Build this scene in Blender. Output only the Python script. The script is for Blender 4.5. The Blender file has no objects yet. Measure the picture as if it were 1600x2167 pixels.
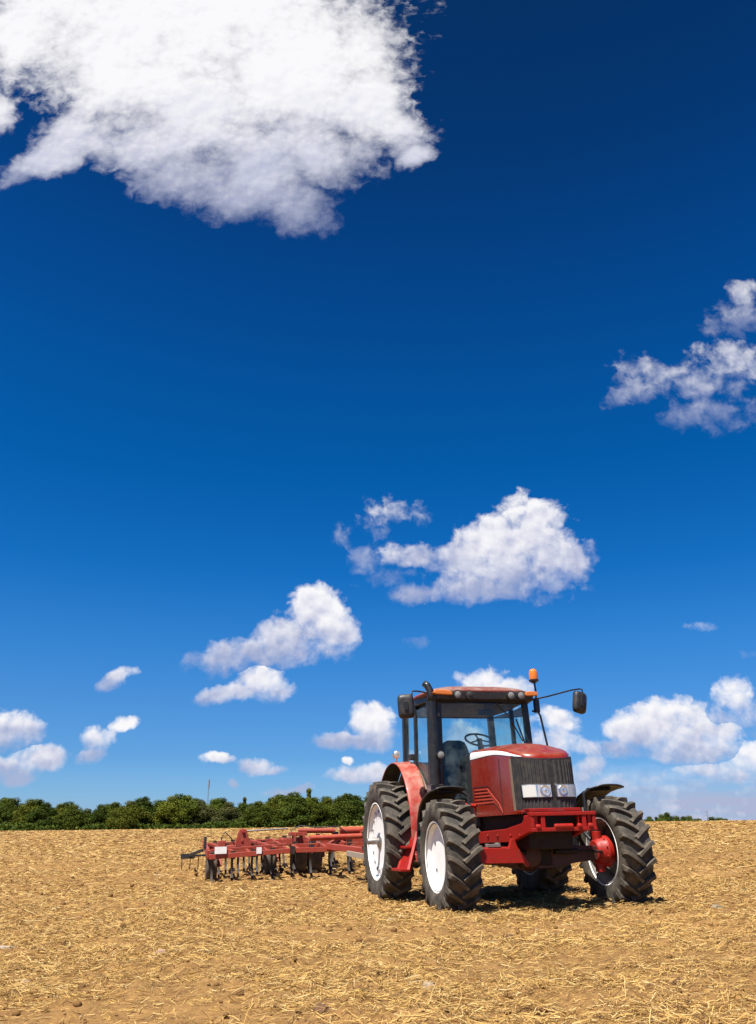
import bpy, math, random
import numpy as np
from mathutils import Vector, Matrix
R = math.radians
random.seed(7)
rng = np.random.default_rng(7)
scene = bpy.context.scene
COL = scene.collection

# ------------------------------------------------------------------ camera
HORIZON_PITCH = math.atan((1751.15 - 1083.5) / 1718.4)
cam_d = bpy.data.cameras.new('camera')
cam_d.sensor_fit = 'HORIZONTAL'; cam_d.sensor_width = 36.0
cam_d.lens = 36.0 * 1718.4 / 1600.0
cam_d.clip_end = 6000; cam_d.clip_start = 0.1
cam = bpy.data.objects.new('camera', cam_d); COL.objects.link(cam)
cam.location = (0, 0, 1.008)
cam.rotation_euler = (math.pi / 2 + HORIZON_PITCH, 0, 0)
scene.camera = cam

# ------------------------------------------------------------------ light
SUN = Vector((-0.255, -0.345, 0.90)).normalized()
SUN_EL = math.asin(SUN.z); SUN_AZ = math.atan2(SUN.x, SUN.y)
sd = bpy.data.lights.new('sun', 'SUN'); sd.energy = 5.0; sd.angle = R(0.53); sd.color = (1.0, 0.955, 0.88)
so = bpy.data.objects.new('sun', sd); COL.objects.link(so)
so.location = (-20, -30, 60); so.rotation_euler = SUN.to_track_quat('Z', 'Y').to_euler()
vs = scene.view_settings
vs.view_transform = 'Standard'; vs.look = 'None'; vs.exposure = 0.9; vs.gamma = 1.0; vs.use_curve_mapping = False


class Nodes:
    """small helper for writing node trees"""
    def __init__(s, tree):
        s.t = tree; s.n = tree.nodes; s.l = tree.links
    def link(s, a, b): s.l.new(a, b)
    def _in(s, sock, v):
        if v is None: return
        if isinstance(v, bpy.types.NodeSocket): s.l.new(v, sock)
        else: sock.default_value = v
    def m(s, op, a, b=None, c=None, clamp=False):
        n = s.n.new('ShaderNodeMath'); n.operation = op; n.use_clamp = clamp
        s._in(n.inputs[0], a); s._in(n.inputs[1], b)
        if c is not None: s._in(n.inputs[2], c)
        return n.outputs[0]
    def v(s, op, a, b=None, c=None, out=0):
        n = s.n.new('ShaderNodeVectorMath'); n.operation = op
        s._in(n.inputs[0], a)
        if op == 'SCALE': s._in(n.inputs['Scale'], b)
        else:
            s._in(n.inputs[1], b)
            if c is not None: s._in(n.inputs[2], c)
        return n.outputs['Value'] if out == 'v' else n.outputs[0]
    def comb(s, x, y, z):
        n = s.n.new('ShaderNodeCombineXYZ')
        for i, q in enumerate((x, y, z)): s._in(n.inputs[i], q)
        return n.outputs[0]
    def sep(s, v):
        n = s.n.new('ShaderNodeSeparateXYZ'); s._in(n.inputs[0], v); return n.outputs
    def noise(s, vec, scale, detail=4, rough=0.5, dist=0.0, out='Fac', lac=2.0, dim='3D'):
        n = s.n.new('ShaderNodeTexNoise'); n.noise_dimensions = dim
        if vec is not None: s._in(n.inputs['Vector'], vec)
        n.inputs['Scale'].default_value = scale; n.inputs['Detail'].default_value = detail
        n.inputs['Roughness'].default_value = rough; n.inputs['Distortion'].default_value = dist
        n.inputs['Lacunarity'].default_value = lac
        return n.outputs[out]
    def smooth(s, x, a, b, ta=0.0, tb=1.0):
        n = s.n.new('ShaderNodeMapRange'); n.interpolation_type = 'SMOOTHSTEP'
        s._in(n.inputs[0], x); s._in(n.inputs[1], a); s._in(n.inputs[2], b)
        n.inputs[3].default_value = ta; n.inputs[4].default_value = tb
        return n.outputs[0]
    def lin(s, x, a, b, ta=0.0, tb=1.0):
        n = s.n.new('ShaderNodeMapRange'); n.clamp = True
        s._in(n.inputs[0], x); s._in(n.inputs[1], a); s._in(n.inputs[2], b)
        s._in(n.inputs[3], ta); s._in(n.inputs[4], tb)
        return n.outputs[0]
    def mix(s, f, a, b):
        n = s.n.new('ShaderNodeMix'); n.data_type = 'RGBA'
        s._in(n.inputs[0], f)
        for sk, q in ((n.inputs[6], a), (n.inputs[7], b)):
            if isinstance(q, tuple) and len(q) == 3: q = q + (1.0,)
            s._in(sk, q)
        return n.outputs[2]
    def ramp(s, f, stops, interp='LINEAR'):
        n = s.n.new('ShaderNodeValToRGB'); cr = n.color_ramp; cr.interpolation = interp
        s._in(n.inputs[0], f)
        while len(cr.elements) < len(stops): cr.elements.new(0.5)
        for e, (p, c) in zip(cr.elements, stops):
            e.position = p; e.color = tuple(c) + (1.0,)
        return n.outputs[0]
    def new(s, t): return s.n.new(t)


# ------------------------------------------------------------------ sky and clouds (world)
def px_uv(px, py):
    a = (px - 800) / 1718.4; b = (1083.5 - py) / 1718.4
    c, s_ = math.cos(HORIZON_PITCH), math.sin(HORIZON_PITCH)
    y = c - b * s_; z = s_ + b * c
    return a / y, z / y

# cumulus heaps: softness and puffs as (x, y, rx, ry, tilt) in sky degrees-like units taken from the photo
CLOUDS = [
    # name, sharpness, noise amount, base y, top y, bright, puffs
    ('overhead', 0.55, 1.6, 520, 150, 0.96, [(470, 20, 400, 250, 0), (640, 130, 250, 200, -10), (250, 60, 300, 190, 0), (770, 215, 125, 115, 0), (270, 190, 200, 140, 20),
        (90, 50, 190, 105, 0), (560, 320, 180, 110, 25), (625, 435, 100, 70, 25), (95, 345, 105, 46, 18), (180, 290, 120, 60, 0), (845, 280, 75, 70, 45),
        (330, 310, 150, 80, 15), (-20, 230, 60, 60, 0), (400, 370, 130, 70, 10), (430, 230, 200, 130, 0), (700, 330, 130, 80, 0), (540, 400, 150, 75, 10), (880, 335, 50, 24, 40)]),
    ('right_top', 0.55, 1.5, 715, 600, 0.66, [(1590, 668, 95, 44, 10), (1575, 622, 46, 34, 30), (1520, 690, 46, 24, 20)]),
    ('right_mid', 0.55, 1.55, 905, 730, 0.74, [(1500, 806, 125, 44, 6), (1548, 768, 80, 50, 0), (1350, 796, 56, 46, -20), (1302, 838, 36, 18, 40), (1490, 870, 95, 38, 0), (1520, 900, 54, 26, 0), (1610, 872, 44, 34, 0), (1420, 802, 80, 34, 0)]),
    ('centre', 1.5, 1.25, 1275, 1050, 1.0, [(1090, 1140, 125, 78, 12), (1175, 1170, 85, 58, -14), (1120, 1090, 70, 54, 0), (990, 1165, 90, 50, 20), (1010, 1240, 150, 36, 4), (1070, 1210, 160, 60, 0), (905, 1254, 90, 24, 6), (880, 1172, 80, 26, 8)]),
    ('wisp', 0.36, 1.9, 1260, 1050, 0.85, [(840, 1074, 76, 30, -10), (785, 1108, 36, 44, 0), (722, 1140, 28, 30, 0), (850, 1178, 80, 26, 8), (820, 1222, 66, 20, 14), (765, 1190, 36, 30, 0)]),
    ('left_mid', 1.5, 1.2, 1425, 1240, 1.0, [(665, 1310, 72, 64, 20), (705, 1345, 62, 52, 0), (600, 1352, 92, 50, 22), (505, 1392, 112, 38, 8), (580, 1390, 110, 36, 8), (655, 1272, 42, 36, 0), (470, 1400, 70, 20, 4)]),
    ('left_mid_low', 1.3, 1.1, 1495, 1410, 0.95, [(548, 1448, 54, 44, 0), (515, 1468, 105, 20, 6), (590, 1472, 40, 24, 0)]),
    ('left_small', 1.2, 1.0, 1468, 1420, 0.95, [(244, 1438, 40, 17, 14), (220, 1455, 34, 14, 10)]),
    ('left_edge', 1.6, 1.0, 1575, 1500, 0.97, [(18, 1538, 62, 36, -8), (-20, 1560, 60, 26, 0)]),
    ('left_edge_low', 1.6, 1.0, 1650, 1565, 0.97, [(85, 1595, 62, 28, 4), (20, 1620, 62, 30, 0), (30, 1640, 42, 16, 0)]),
    ('left_pair', 1.2, 1.0, 1605, 1540, 0.92, [(203, 1560, 36, 24, 0), (190, 1592, 38, 16, 0), (262, 1530, 34, 16, 6)]),
    ('low_puff', 1.4, 0.9, 1640, 1585, 0.95, [(462, 1600, 34, 14, 0), (545, 1617, 38, 19, -4), (575, 1628, 36, 10, 0), (500, 1656, 15, 9, 0)]),
    ('behind_mirror', 1.7, 1.0, 1590, 1495, 1.0, [(785, 1528, 48, 38, 0), (728, 1567, 72, 18, 4), (800, 1560, 42, 30, 0)]),
    ('wheel_cloud', 1.5, 1.0, 1665, 1605, 0.97, [(748, 1638, 55, 22, -4), (800, 1640, 40, 24, 0), (604, 1676, 40, 13, 0), (735, 1605, 12, 8, 0), (640, 1668, 30, 10, 0)]),
    ('behind_roof', 1.3, 1.0, 1620, 1410, 1.0, [(1015, 1452, 62, 42, 0), (1060, 1470, 70, 34, 0), (985, 1568, 52, 44, 0), (930, 1590, 50, 30, 0), (1050, 1590, 40, 30, 0)]),
    ('behind_hood', 1.0, 1.2, 1700, 1500, 0.88, [(1172, 1530, 54, 32, 0), (1165, 1570, 70, 38, 0), (1238, 1586, 40, 22, 4), (1252, 1627, 34, 26, 0), (1225, 1660, 60, 38, 0), (1310, 1660, 60, 22, 0)]),
    ('right_big', 1.35, 1.2, 1622, 1480, 1.0, [(1395, 1515, 70, 42, 8), (1340, 1545, 62, 44, 0), (1445, 1535, 90, 42, 0), (1530, 1548, 62, 30, 0), (1300, 1585, 36, 24, 0), (1390, 1592, 100, 18, 0), (1490, 1588, 80, 24, 0), (1440, 1575, 150, 36, 0)]),
    ('right_far', 1.0, 1.1, 1560, 1450, 0.84, [(1565, 1485, 46, 40, 0), (1600, 1520, 70, 42, 0), (1530, 1520, 60, 26, 0)]),
    ('right_low', 0.85, 1.5, 1680, 1575, 0.86, [(1600, 1600, 56, 36, 0), (1395, 1644, 66, 26, 8), (1465, 1655, 100, 20, 0), (1545, 1642, 90, 22, 0), (1480, 1622, 80, 16, 0), (1340, 1672, 80, 20, 0), (1580, 1675, 100, 18, 0)]),
    ('faint', 0.35, 0.6, 1370, 1315, 0.8, [(886, 1358, 30, 13, 0), (1480, 1326, 32, 10, 0), (1590, 1385, 26, 12, 0)]),
]

world = bpy.data.worlds.new('World'); scene.world = world; world.use_nodes = True
W = Nodes(world.node_tree)
for n in list(W.n): W.n.remove(n)
w_out = W.new('ShaderNodeOutputWorld')
sky = W.new('ShaderNodeTexSky'); sky.sky_type = 'NISHITA'; sky.sun_disc = False
sky.sun_elevation = SUN_EL; sky.sun_rotation = SUN_AZ; sky.altitude = 100; sky.air_density = 1.0; sky.dust_density = 0.6; sky.ozone_density = 2.0
tc = W.new('ShaderNodeTexCoord'); D = tc.outputs['Generated']
dx, dy, dz = W.sep(D)
el = W.m('ARCSINE', W.m('MAXIMUM', dz, 0.0))          # radians
# a polarised deep blue sky: the physical sky, graded by height above the horizon
grade = W.ramp(W.m('DIVIDE', el, R(60.0)), [(0.0072, (0.60, 0.93, 1.68)), (0.0344, (0.4501, 0.8163, 1.45)), (0.0728, (0.3071, 0.6704, 1.2322)), (0.1237, (0.2574, 0.6551, 1.1835)), (0.1988, (0.1513, 0.6564, 1.2227)), (0.2815, (0.0477, 0.5764, 1.184)), (0.3939, (0.012, 0.513, 1.0838)), (0.51, (0.0147, 0.4528, 1.0)), (0.6158, (0.0169, 0.3633, 0.8539)), (0.7503, (0.0187, 0.2584, 0.5995)), (0.877, (0.0197, 0.2144, 0.4828))])
sky_col = W.v('MULTIPLY', sky.outputs[0], grade)
ady = W.m('MAXIMUM', W.m('ABSOLUTE', dy), 0.03)
U = W.m('DIVIDE', dx, ady); V = W.m('DIVIDE', dz, ady)
P = W.comb(U, V, 0.0)
warp_a = W.noise(P, 7.0, 5, 0.55, out='Color')
warp_b = W.noise(P, 34.0, 4, 0.6, out='Color')
wa = W.v('SUBTRACT', warp_a, (0.5, 0.5, 0.5)); wb = W.v('SUBTRACT', warp_b, (0.5, 0.5, 0.5))
P_big = W.v('ADD', P, W.v('ADD', W.v('SCALE', wa, 0.085), W.v('SCALE', wb, 0.020)))
P_small = W.v('ADD', P, W.v('ADD', W.v('SCALE', wa, 0.034), W.v('SCALE', wb, 0.014)))
# relief: the same billow noise sampled a step towards the sun
STEP = (-0.006, 0.010, 0.0)
n_small = W.noise(P, 22.0, 6, 0.58, 0.4); n_rel = W.noise(P, 24.0, 3, 0.5); n_small2 = W.noise(W.v('ADD', P, STEP), 24.0, 3, 0.5)
n_big = W.noise(P, 8.5, 7, 0.56, 0.4); n_big_r = W.noise(P, 7.5, 3, 0.5); n_big2 = W.noise(W.v('ADD', P, (-0.02, 0.03, 0.0)), 7.5, 3, 0.5)
def billow(vec, scale, detail):
    n = W.new('ShaderNodeTexVoronoi'); n.feature = 'SMOOTH_F1'; W.link(vec, n.inputs['Vector']); n.voronoi_dimensions = '2D'
    n.inputs['Scale'].default_value = scale; n.inputs['Detail'].default_value = detail; n.inputs['Roughness'].default_value = 0.55; n.inputs['Smoothness'].default_value = 0.6
    return W.m('SUBTRACT', 0.75, n.outputs['Distance'])
Pv = W.v('ADD', P, W.v('SCALE', wb, 0.02))
bil = billow(Pv, 46.0, 2.0); bil2 = billow(W.v('ADD', Pv, (-0.004, 0.0075, 0.0)), 46.0, 2.0)
BIL_MEAN = 0.22
fine = W.noise(W.v('ADD', P, W.v('SCALE', wb, 0.03)), 40.0, 6, 0.56, 0.3)
SWELL = {'left_edge': 1.25, 'left_edge_low': 1.25, 'left_pair': 1.2, 'left_small': 1.15, 'low_puff': 1.2, 'behind_mirror': 1.15, 'wheel_cloud': 1.2, 'right_big': 1.15, 'right_low': 1.2, 'right_far': 1.2, 'behind_hood': 1.12, 'behind_roof': 1.1, 'left_mid': 1.10, 'left_mid_low': 1.12, 'centre': 1.08, 'right_mid': 1.06, 'wisp': 0.9}
best = None; shade = None
for name, sharp, amp, yb, yt, br, puffs in CLOUDS:
    big = name == 'overhead'
    Pc = P_big if name == 'overhead' else P_small
    f = None
    for (x, y, rx, ry, tilt) in puffs:
        rx *= SWELL.get(name, 1.0); ry *= SWELL.get(name, 1.0)
        u0, v0 = px_uv(x, y); u1, _ = px_uv(x + 1, y); _, v1 = px_uv(x, y - 1)
        su = (u1 - u0) * rx; sv = (v1 - v0) * ry
        q = W.v('SUBTRACT', Pc, (u0, v0, 0))
        if tilt:
            t = R(tilt); ct, st = math.cos(t), math.sin(t)
            qx = W.v('DOT_PRODUCT', q, (ct / su, st / su, 0), out='v'); qy = W.v('DOT_PRODUCT', q, (-st / sv, ct / sv, 0), out='v')
            d2 = W.m('MULTIPLY_ADD', qx, qx, W.m('MULTIPLY', qy, qy))
        else:
            q = W.v('MULTIPLY', q, (1 / su, 1 / sv, 0)); d2 = W.v('DOT_PRODUCT', q, q, out='v')
        f = d2 if f is None else W.m('SMOOTH_MIN', f, d2, 0.35)
    nz = n_big if big else n_small
    s_ = W.m('MULTIPLY_ADD', W.m('SUBTRACT', nz, 0.5), amp * 2.0, W.m('MULTIPLY', W.m('SUBTRACT', 1.0, f), 2.0 if big else 1.0))
    s_ = W.m('MULTIPLY_ADD', s_, sharp, W.m('MULTIPLY', W.m('SUBTRACT', bil, BIL_MEAN), 0.22 if big else 0.55 * min(1.0, sharp)))
    vb = px_uv(800, yb)[1]; vt = px_uv(800, yt)[1]
    sh = W.lin(V, vb, vt, 0.0, br)
    if best is None: best, shade = s_, sh; s_over = s_
    else:
        g = W.m('GREATER_THAN', s_, best)
        shade = W.m('ADD', W.m('MULTIPLY', g, sh), W.m('MULTIPLY', W.m('SUBTRACT', 1.0, g), shade))
        best = W.m('MAXIMUM', best, s_)
hgt = W.m('MULTIPLY', shade, 1.0, clamp=True)
is_over = W.m('GREATER_THAN', s_over, W.m('SUBTRACT', best, 0.0001))
fray = W.m('MULTIPLY', W.m('MULTIPLY', W.m('SUBTRACT', fine, 0.5), 2.0), W.m('SUBTRACT', 1.0, W.smooth(best, 0.0, 0.9)))
best = W.m('ADD', best, fray)
dens = W.smooth(best, -0.18, W.lin(hgt, 0.0, 0.8, 1.65, 1.0))
dens = W.m('MULTIPLY', dens, W.lin(hgt, 0.0, 0.55, 0.80, 0.985))
# thin stratus just over the right-hand horizon
Ps = W.v('MULTIPLY', P, (3.0, 34.0, 1.0))
st_n = W.noise(Ps, 1.6, 6, 0.6)
low = W.m('SUBTRACT', 1.0, W.smooth(V, 0.008, 0.085))
st = W.m('MULTIPLY', W.smooth(st_n, 0.36, 0.62), W.m('MULTIPLY', low, W.smooth(U, 0.06, 0.32)))
st = W.m('MULTIPLY_ADD', st, 0.85, W.m('MULTIPLY', W.m('SUBTRACT', 1.0, W.smooth(V, 0.0, 0.07)), W.lin(U, -0.15, 0.32, 0.0, 0.55)))
st = W.m('MINIMUM', st, 0.92)
dens_all = W.m('MAXIMUM', dens, st)
rel = W.m('ADD', W.m('MULTIPLY', W.m('SUBTRACT', n_rel, n_small2), 1.5), W.m('MULTIPLY', W.m('SUBTRACT', n_big_r, n_big2), 1.3))
rel = W.m('ADD', rel, W.m('MULTIPLY', W.m('SUBTRACT', bil, bil2), 0.30))
rel = W.m('MULTIPLY', rel, W.m('SUBTRACT', 1.0, W.m('MULTIPLY', is_over, 0.6)))
lit = W.m('ADD', W.m('ADD', shade, rel), W.m('MULTIPLY', W.m('MULTIPLY', W.m('SUBTRACT', 1.0, W.smooth(best, 0.3, 1.6)), 0.22), shade), clamp=True)
ccol = W.ramp(lit, [(0.0, (0.43, 0.47, 0.66)), (0.35, (0.62, 0.64, 0.78)), (0.72, (0.84, 0.84, 0.91)), (1.0, (0.97, 0.96, 0.98))])
bg_sky = W.new('ShaderNodeBackground'); W.link(sky_col, bg_sky.inputs[0]); bg_sky.inputs[1].default_value = 0.0536
bg_cl = W.new('ShaderNodeBackground'); W.link(ccol, bg_cl.inputs[0]); bg_cl.inputs[1].default_value = 0.536
mx = W.new('ShaderNodeMixShader')
W.link(dens_all, mx.inputs[0]); W.link(bg_sky.outputs[0], mx.inputs[1]); W.link(bg_cl.outputs[0], mx.inputs[2])
W.link(mx.outputs[0], w_out.inputs[0])
world.cycles.sampling_method = 'MANUAL'; world.cycles.sample_map_resolution = 512

# ------------------------------------------------------------------ mesh helpers
class MB:
    """collects shapes into ONE mesh object"""
    def __init__(s): s.v = []; s.f = []
    def add(s, vs, fs):
        o = len(s.v); s.v.extend([tuple(map(float, p)) for p in vs]); s.f.extend([tuple(i + o for i in f) for f in fs]); return s
    def box(s, c, d, rot=None):
        x, y, z = (q / 2 for q in d)
        vs = [Vector(p) for p in ((-x, -y, -z), (x, -y, -z), (x, y, -z), (-x, y, -z), (-x, -y, z), (x, -y, z), (x, y, z), (-x, y, z))]
        if rot is not None: vs = [rot @ p for p in vs]
        return s.add([p + Vector(c) for p in vs], [(0, 3, 2, 1), (4, 5, 6, 7), (0, 1, 5, 4), (1, 2, 6, 5), (2, 3, 7, 6), (3, 0, 4, 7)])
    def beam(s, a, b, w, h, up=(0, 0, 1)):
        a, b = Vector(a), Vector(b); d = b - a; L = d.length; d.normalize()
        u = Vector(up); r = d.cross(u)
        if r.length < 1e-4: u = Vector((1, 0, 0)); r = d.cross(u)
        r.normalize(); u = r.cross(d)
        return s.box((a + b) / 2, (w, L, h), Matrix((r, d, u)).transposed())
    def tube(s, pts, rad, n=10, caps=True):
        pts = [Vector(p) for p in pts]; k = len(pts)
        if not hasattr(rad, '__len__'): rad = [rad] * k
        tang = []
        for i in range(k):
            a = pts[min(i + 1, k - 1)] - pts[max(i - 1, 0)]; tang.append(a.normalized())
        u = tang[0].orthogonal().normalized(); vs = []
        for i in range(k):
            u = (u - tang[i] * u.dot(tang[i])).normalized(); w = tang[i].cross(u)
            for j in range(n):
                a = 2 * math.pi * j / n
                vs.append(pts[i] + (u * math.cos(a) + w * math.sin(a)) * rad[i])
        fs = [(i * n + j, i * n + (j + 1) % n, (i + 1) * n + (j + 1) % n, (i + 1) * n + j) for i in range(k - 1) for j in range(n)]
        if caps: fs += [tuple(range(n - 1, -1, -1)), tuple((k - 1) * n + j for j in range(n))]
        return s.add(vs, fs)
    def lathe(s, prof, n=48, c=(0, 0, 0), axis='X', close=False):
        """prof: (position along the axis, radius)"""
        vs = []; k = len(prof)
        for (x, r) in prof:
            for j in range(n):
                a = 2 * math.pi * j / n; p, q = r * math.cos(a), r * math.sin(a)
                e = {'X': (x, p, q), 'Y': (q, x, p), 'Z': (p, q, x)}[axis]
                vs.append((e[0] + c[0], e[1] + c[1], e[2] + c[2]))
        fs = [(i * n + j, i * n + (j + 1) % n, (i + 1) * n + (j + 1) % n, (i + 1) * n + j) for i in range(k - 1) for j in range(n)]
        if close: fs += [((k - 1) * n + j, (k - 1) * n + (j + 1) % n, (j + 1) % n, j) for j in range(n)]
        else:
            if prof[0][1] > 1e-3: fs.append(tuple(range(n - 1, -1, -1)))
            if prof[-1][1] > 1e-3: fs.append(tuple((k - 1) * n + j for j in range(n)))
        return s.add(vs, fs)
    def prism(s, poly, axis, t0, t1):
        """extrude a 2D outline along an axis; outline in the two other axes in xyz order"""
        k = len(poly)
        def pt(p, t): return {'X': (t, p[0], p[1]), 'Y': (p[0], t, p[1]), 'Z': (p[0], p[1], t)}[axis]
        vs = [pt(p, t0) for p in poly] + [pt(p, t1) for p in poly]
        fs = [tuple(range(k - 1, -1, -1)), tuple(range(k, 2 * k))] + [(i, (i + 1) % k, k + (i + 1) % k, k + i) for i in range(k)]
        return s.add(vs, fs)
    def grid(s, rows, closed=False):
        k = len(rows); n = len(rows[0]); vs = [p for r in rows for p in r]
        fs = [(i * n + j, i * n + (j + 1) % n, (i + 1) * n + (j + 1) % n, (i + 1) * n + j) for i in range(k - 1) for j in range(n if closed else n - 1)]
        return s.add(vs, fs)
    def build(s, name, mat, parent=None, bevel=0.0, solid=0.0, smooth=38, loc=None, recalc=True, offset=-1.0):
        me = bpy.data.meshes.new(name); me.from_pydata(s.v, [], s.f); me.update()
        if recalc:
            import bmesh
            bm = bmesh.new(); bm.from_mesh(me); bmesh.ops.remove_doubles(bm, verts=bm.verts, dist=1e-5)
            bmesh.ops.recalc_face_normals(bm, faces=bm.faces); bm.to_mesh(me); bm.free()
        me.materials.append(mat)
        o = bpy.data.objects.new(name, me); COL.objects.link(o)
        if smooth:
            me.polygons.foreach_set('use_smooth', [True] * len(me.polygons)); me.set_sharp_from_angle(angle=R(smooth))
        if parent is not None: o.parent = parent
        if loc is not None: o.location = loc
        if solid:
            m = o.modifiers.new('thick', 'SOLIDIFY'); m.thickness = solid; m.offset = offset
        if bevel:
            m = o.modifiers.new('edge', 'BEVEL'); m.width = bevel; m.segments = 2; m.limit_method = 'ANGLE'; m.angle_limit = R(40)
            m.harden_normals = True
        return o

def empty(name, loc=(0, 0, 0), parent=None):
    o = bpy.data.objects.new(name, None); COL.objects.link(o); o.location = loc; o.empty_display_size = 0.2
    if parent is not None: o.parent = parent
    return o

def tag(o, label=None, cat=None, group=None, kind=None):
    for k, v in (('label', label), ('category', cat), ('group', group), ('kind', kind)):
        if v: o[k] = v
    return o

def copy_part(o, parent, loc=None):
    c = o.copy(); COL.objects.link(c); c.parent = parent
    if loc is not None: c.location = loc
    for ch in list(o.children): copy_part(ch, c)
    return c

# ------------------------------------------------------------------ materials
def new_mat(name):
    m = bpy.data.materials.new(name); m.use_nodes = True
    N = Nodes(m.node_tree)
    for n in list(N.n): N.n.remove(n)
    out = N.new('ShaderNodeOutputMaterial'); b = N.new('ShaderNodeBsdfPrincipled'); N.link(b.outputs[0], out.inputs[0])
    return m, N, b, out

def surf(name, base, rough=0.5, metal=0.0, dirt=None, dirt_amt=0.3, scale=6.0, coat=0.0, bump=0.0, bump_scale=40.0, up_dust=0.0, tint=0.12, spec=0.5):
    m, N, b, out = new_mat(name)
    oc = N.new('ShaderNodeTexCoord').outputs['Object']
    n1 = N.noise(oc, scale, 6, 0.6)
    c = N.mix(n1, tuple(q * (1 - tint) for q in base), tuple(min(1, q * (1 + tint)) for q in base))
    rgh = N.lin(N.noise(oc, scale * 2.3, 4, 0.6), 0.25, 0.75, max(0.04, rough - 0.12), min(1, rough + 0.14))
    if dirt is not None:
        n2 = N.noise(oc, scale * 1.7, 8, 0.68, 0.4)
        f = N.m('MULTIPLY', N.smooth(n2, 0.42, 0.72), dirt_amt)
        if up_dust:
            nz = N.sep(N.new('ShaderNodeNewGeometry').outputs['Normal'])[2]
            f = N.m('ADD', f, N.m('MULTIPLY', N.m('MULTIPLY', N.smooth(nz, 0.25, 1.0), up_dust), N.smooth(n2, 0.25, 0.6)), clamp=True)
        c = N.mix(f, c, dirt)
        rgh = N.m('MULTIPLY_ADD', f, 0.3, rgh, clamp=True)
    N._in(b.inputs['Base Color'], c); N._in(b.inputs['Roughness'], rgh)
    b.inputs['Metallic'].default_value = metal; b.inputs['Coat Weight'].default_value = coat; b.inputs['Coat Roughness'].default_value = 0.12
    b.inputs['Specular IOR Level'].default_value = spec
    if bump:
        bp = N.new('ShaderNodeBump'); bp.inputs['Strength'].default_value = bump; bp.inputs['Distance'].default_value = 0.01
        N._in(bp.inputs['Height'], N.noise(oc, bump_scale, 5, 0.6)); N.link(bp.outputs[0], b.inputs['Normal'])
    return m

DUST = (0.24, 0.165, 0.095)
M = {}
M['red'] = surf('red_paint', (0.245, 0.015, 0.005), 0.25, dirt=(0.22, 0.11, 0.06), dirt_amt=0.22, scale=3.5, coat=0.35, up_dust=0.40, spec=0.4)
M['red_fender'] = surf('faded_red_paint', (0.33, 0.030, 0.016), 0.42, dirt=(0.36, 0.26, 0.19), dirt_amt=0.45, scale=4.0, coat=0.15, up_dust=0.25)
M['red_cast'] = surf('red_casting_paint', (0.31, 0.011, 0.006), 0.45, dirt=(0.10, 0.03, 0.02), dirt_amt=0.30, scale=7.0, bump=0.12, spec=0.35)
M['red_tool'] = surf('weathered_red_paint', (0.32, 0.036, 0.018), 0.55, dirt=(0.17, 0.09, 0.05), dirt_amt=0.45, scale=5.0, up_dust=0.25)
M['orange_tool'] = surf('orange_red_paint', (0.36, 0.042, 0.014), 0.55, dirt=DUST, dirt_amt=0.25, scale=5.0)
M['louvre'] = surf('louvre_orange_red', (0.42, 0.045, 0.02), 0.4, dirt=DUST, dirt_amt=0.2)
M['black'] = surf('black_plastic', (0.018, 0.018, 0.019), 0.5, dirt=(0.13, 0.10, 0.075), dirt_amt=0.2, scale=5.0, up_dust=0.03)
M['black_metal'] = surf('black_painted_steel', (0.014, 0.014, 0.015), 0.34, dirt=(0.14, 0.11, 0.08), dirt_amt=0.14, scale=5.0)
M['grille'] = surf('grille_dark_mesh', (0.020, 0.018, 0.017), 0.6, dirt=(0.075, 0.058, 0.042), dirt_amt=0.5, scale=6.0)
M['dust_body'] = surf('dusty_beige_trim', (0.20, 0.14, 0.09), 0.7, dirt=(0.16, 0.08, 0.05), dirt_amt=0.5, scale=6.0)
M['chassis'] = surf('dark_greasy_iron', (0.014, 0.010, 0.009), 0.6, dirt=(0.06, 0.03, 0.02), dirt_amt=0.4, spec=0.3, scale=7.0, bump=0.3)
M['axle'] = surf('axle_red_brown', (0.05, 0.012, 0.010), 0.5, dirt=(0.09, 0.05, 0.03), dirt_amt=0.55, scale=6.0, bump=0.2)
M['white'] = surf('white_rim_paint', (0.82, 0.81, 0.78), 0.65, dirt=(0.45, 0.36, 0.26), dirt_amt=0.14, scale=4.0, tint=0.02, spec=0.2)
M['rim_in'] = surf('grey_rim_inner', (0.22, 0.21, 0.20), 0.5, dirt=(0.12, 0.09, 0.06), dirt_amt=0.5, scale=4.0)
M['steel'] = surf('worn_steel', (0.30, 0.28, 0.26), 0.4, metal=0.7, dirt=(0.20, 0.13, 0.08), dirt_amt=0.4)
M['tine'] = surf('dark_spring_steel', (0.022, 0.016, 0.012), 0.6, dirt=(0.09, 0.05, 0.03), dirt_amt=0.35)
M['seat'] = surf('black_seat_cloth', (0.035, 0.037, 0.04), 0.85, tint=0.2, bump=0.2, bump_scale=120)
M['stripe'] = surf('white_decal', (0.80, 0.79, 0.77), 0.4, dirt=DUST, dirt_amt=0.15, tint=0.03)
M['beige_plate'] = surf('bare_grey_steel_plate', (0.32, 0.26, 0.20), 0.55, dirt=(0.20, 0.13, 0.08), dirt_amt=0.4)
M['roof'] = surf('roof_red_dusty', (0.16, 0.022, 0.013), 0.5, dirt=(0.27, 0.19, 0.15), dirt_amt=0.30, scale=3.0, up_dust=0.55)

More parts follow.
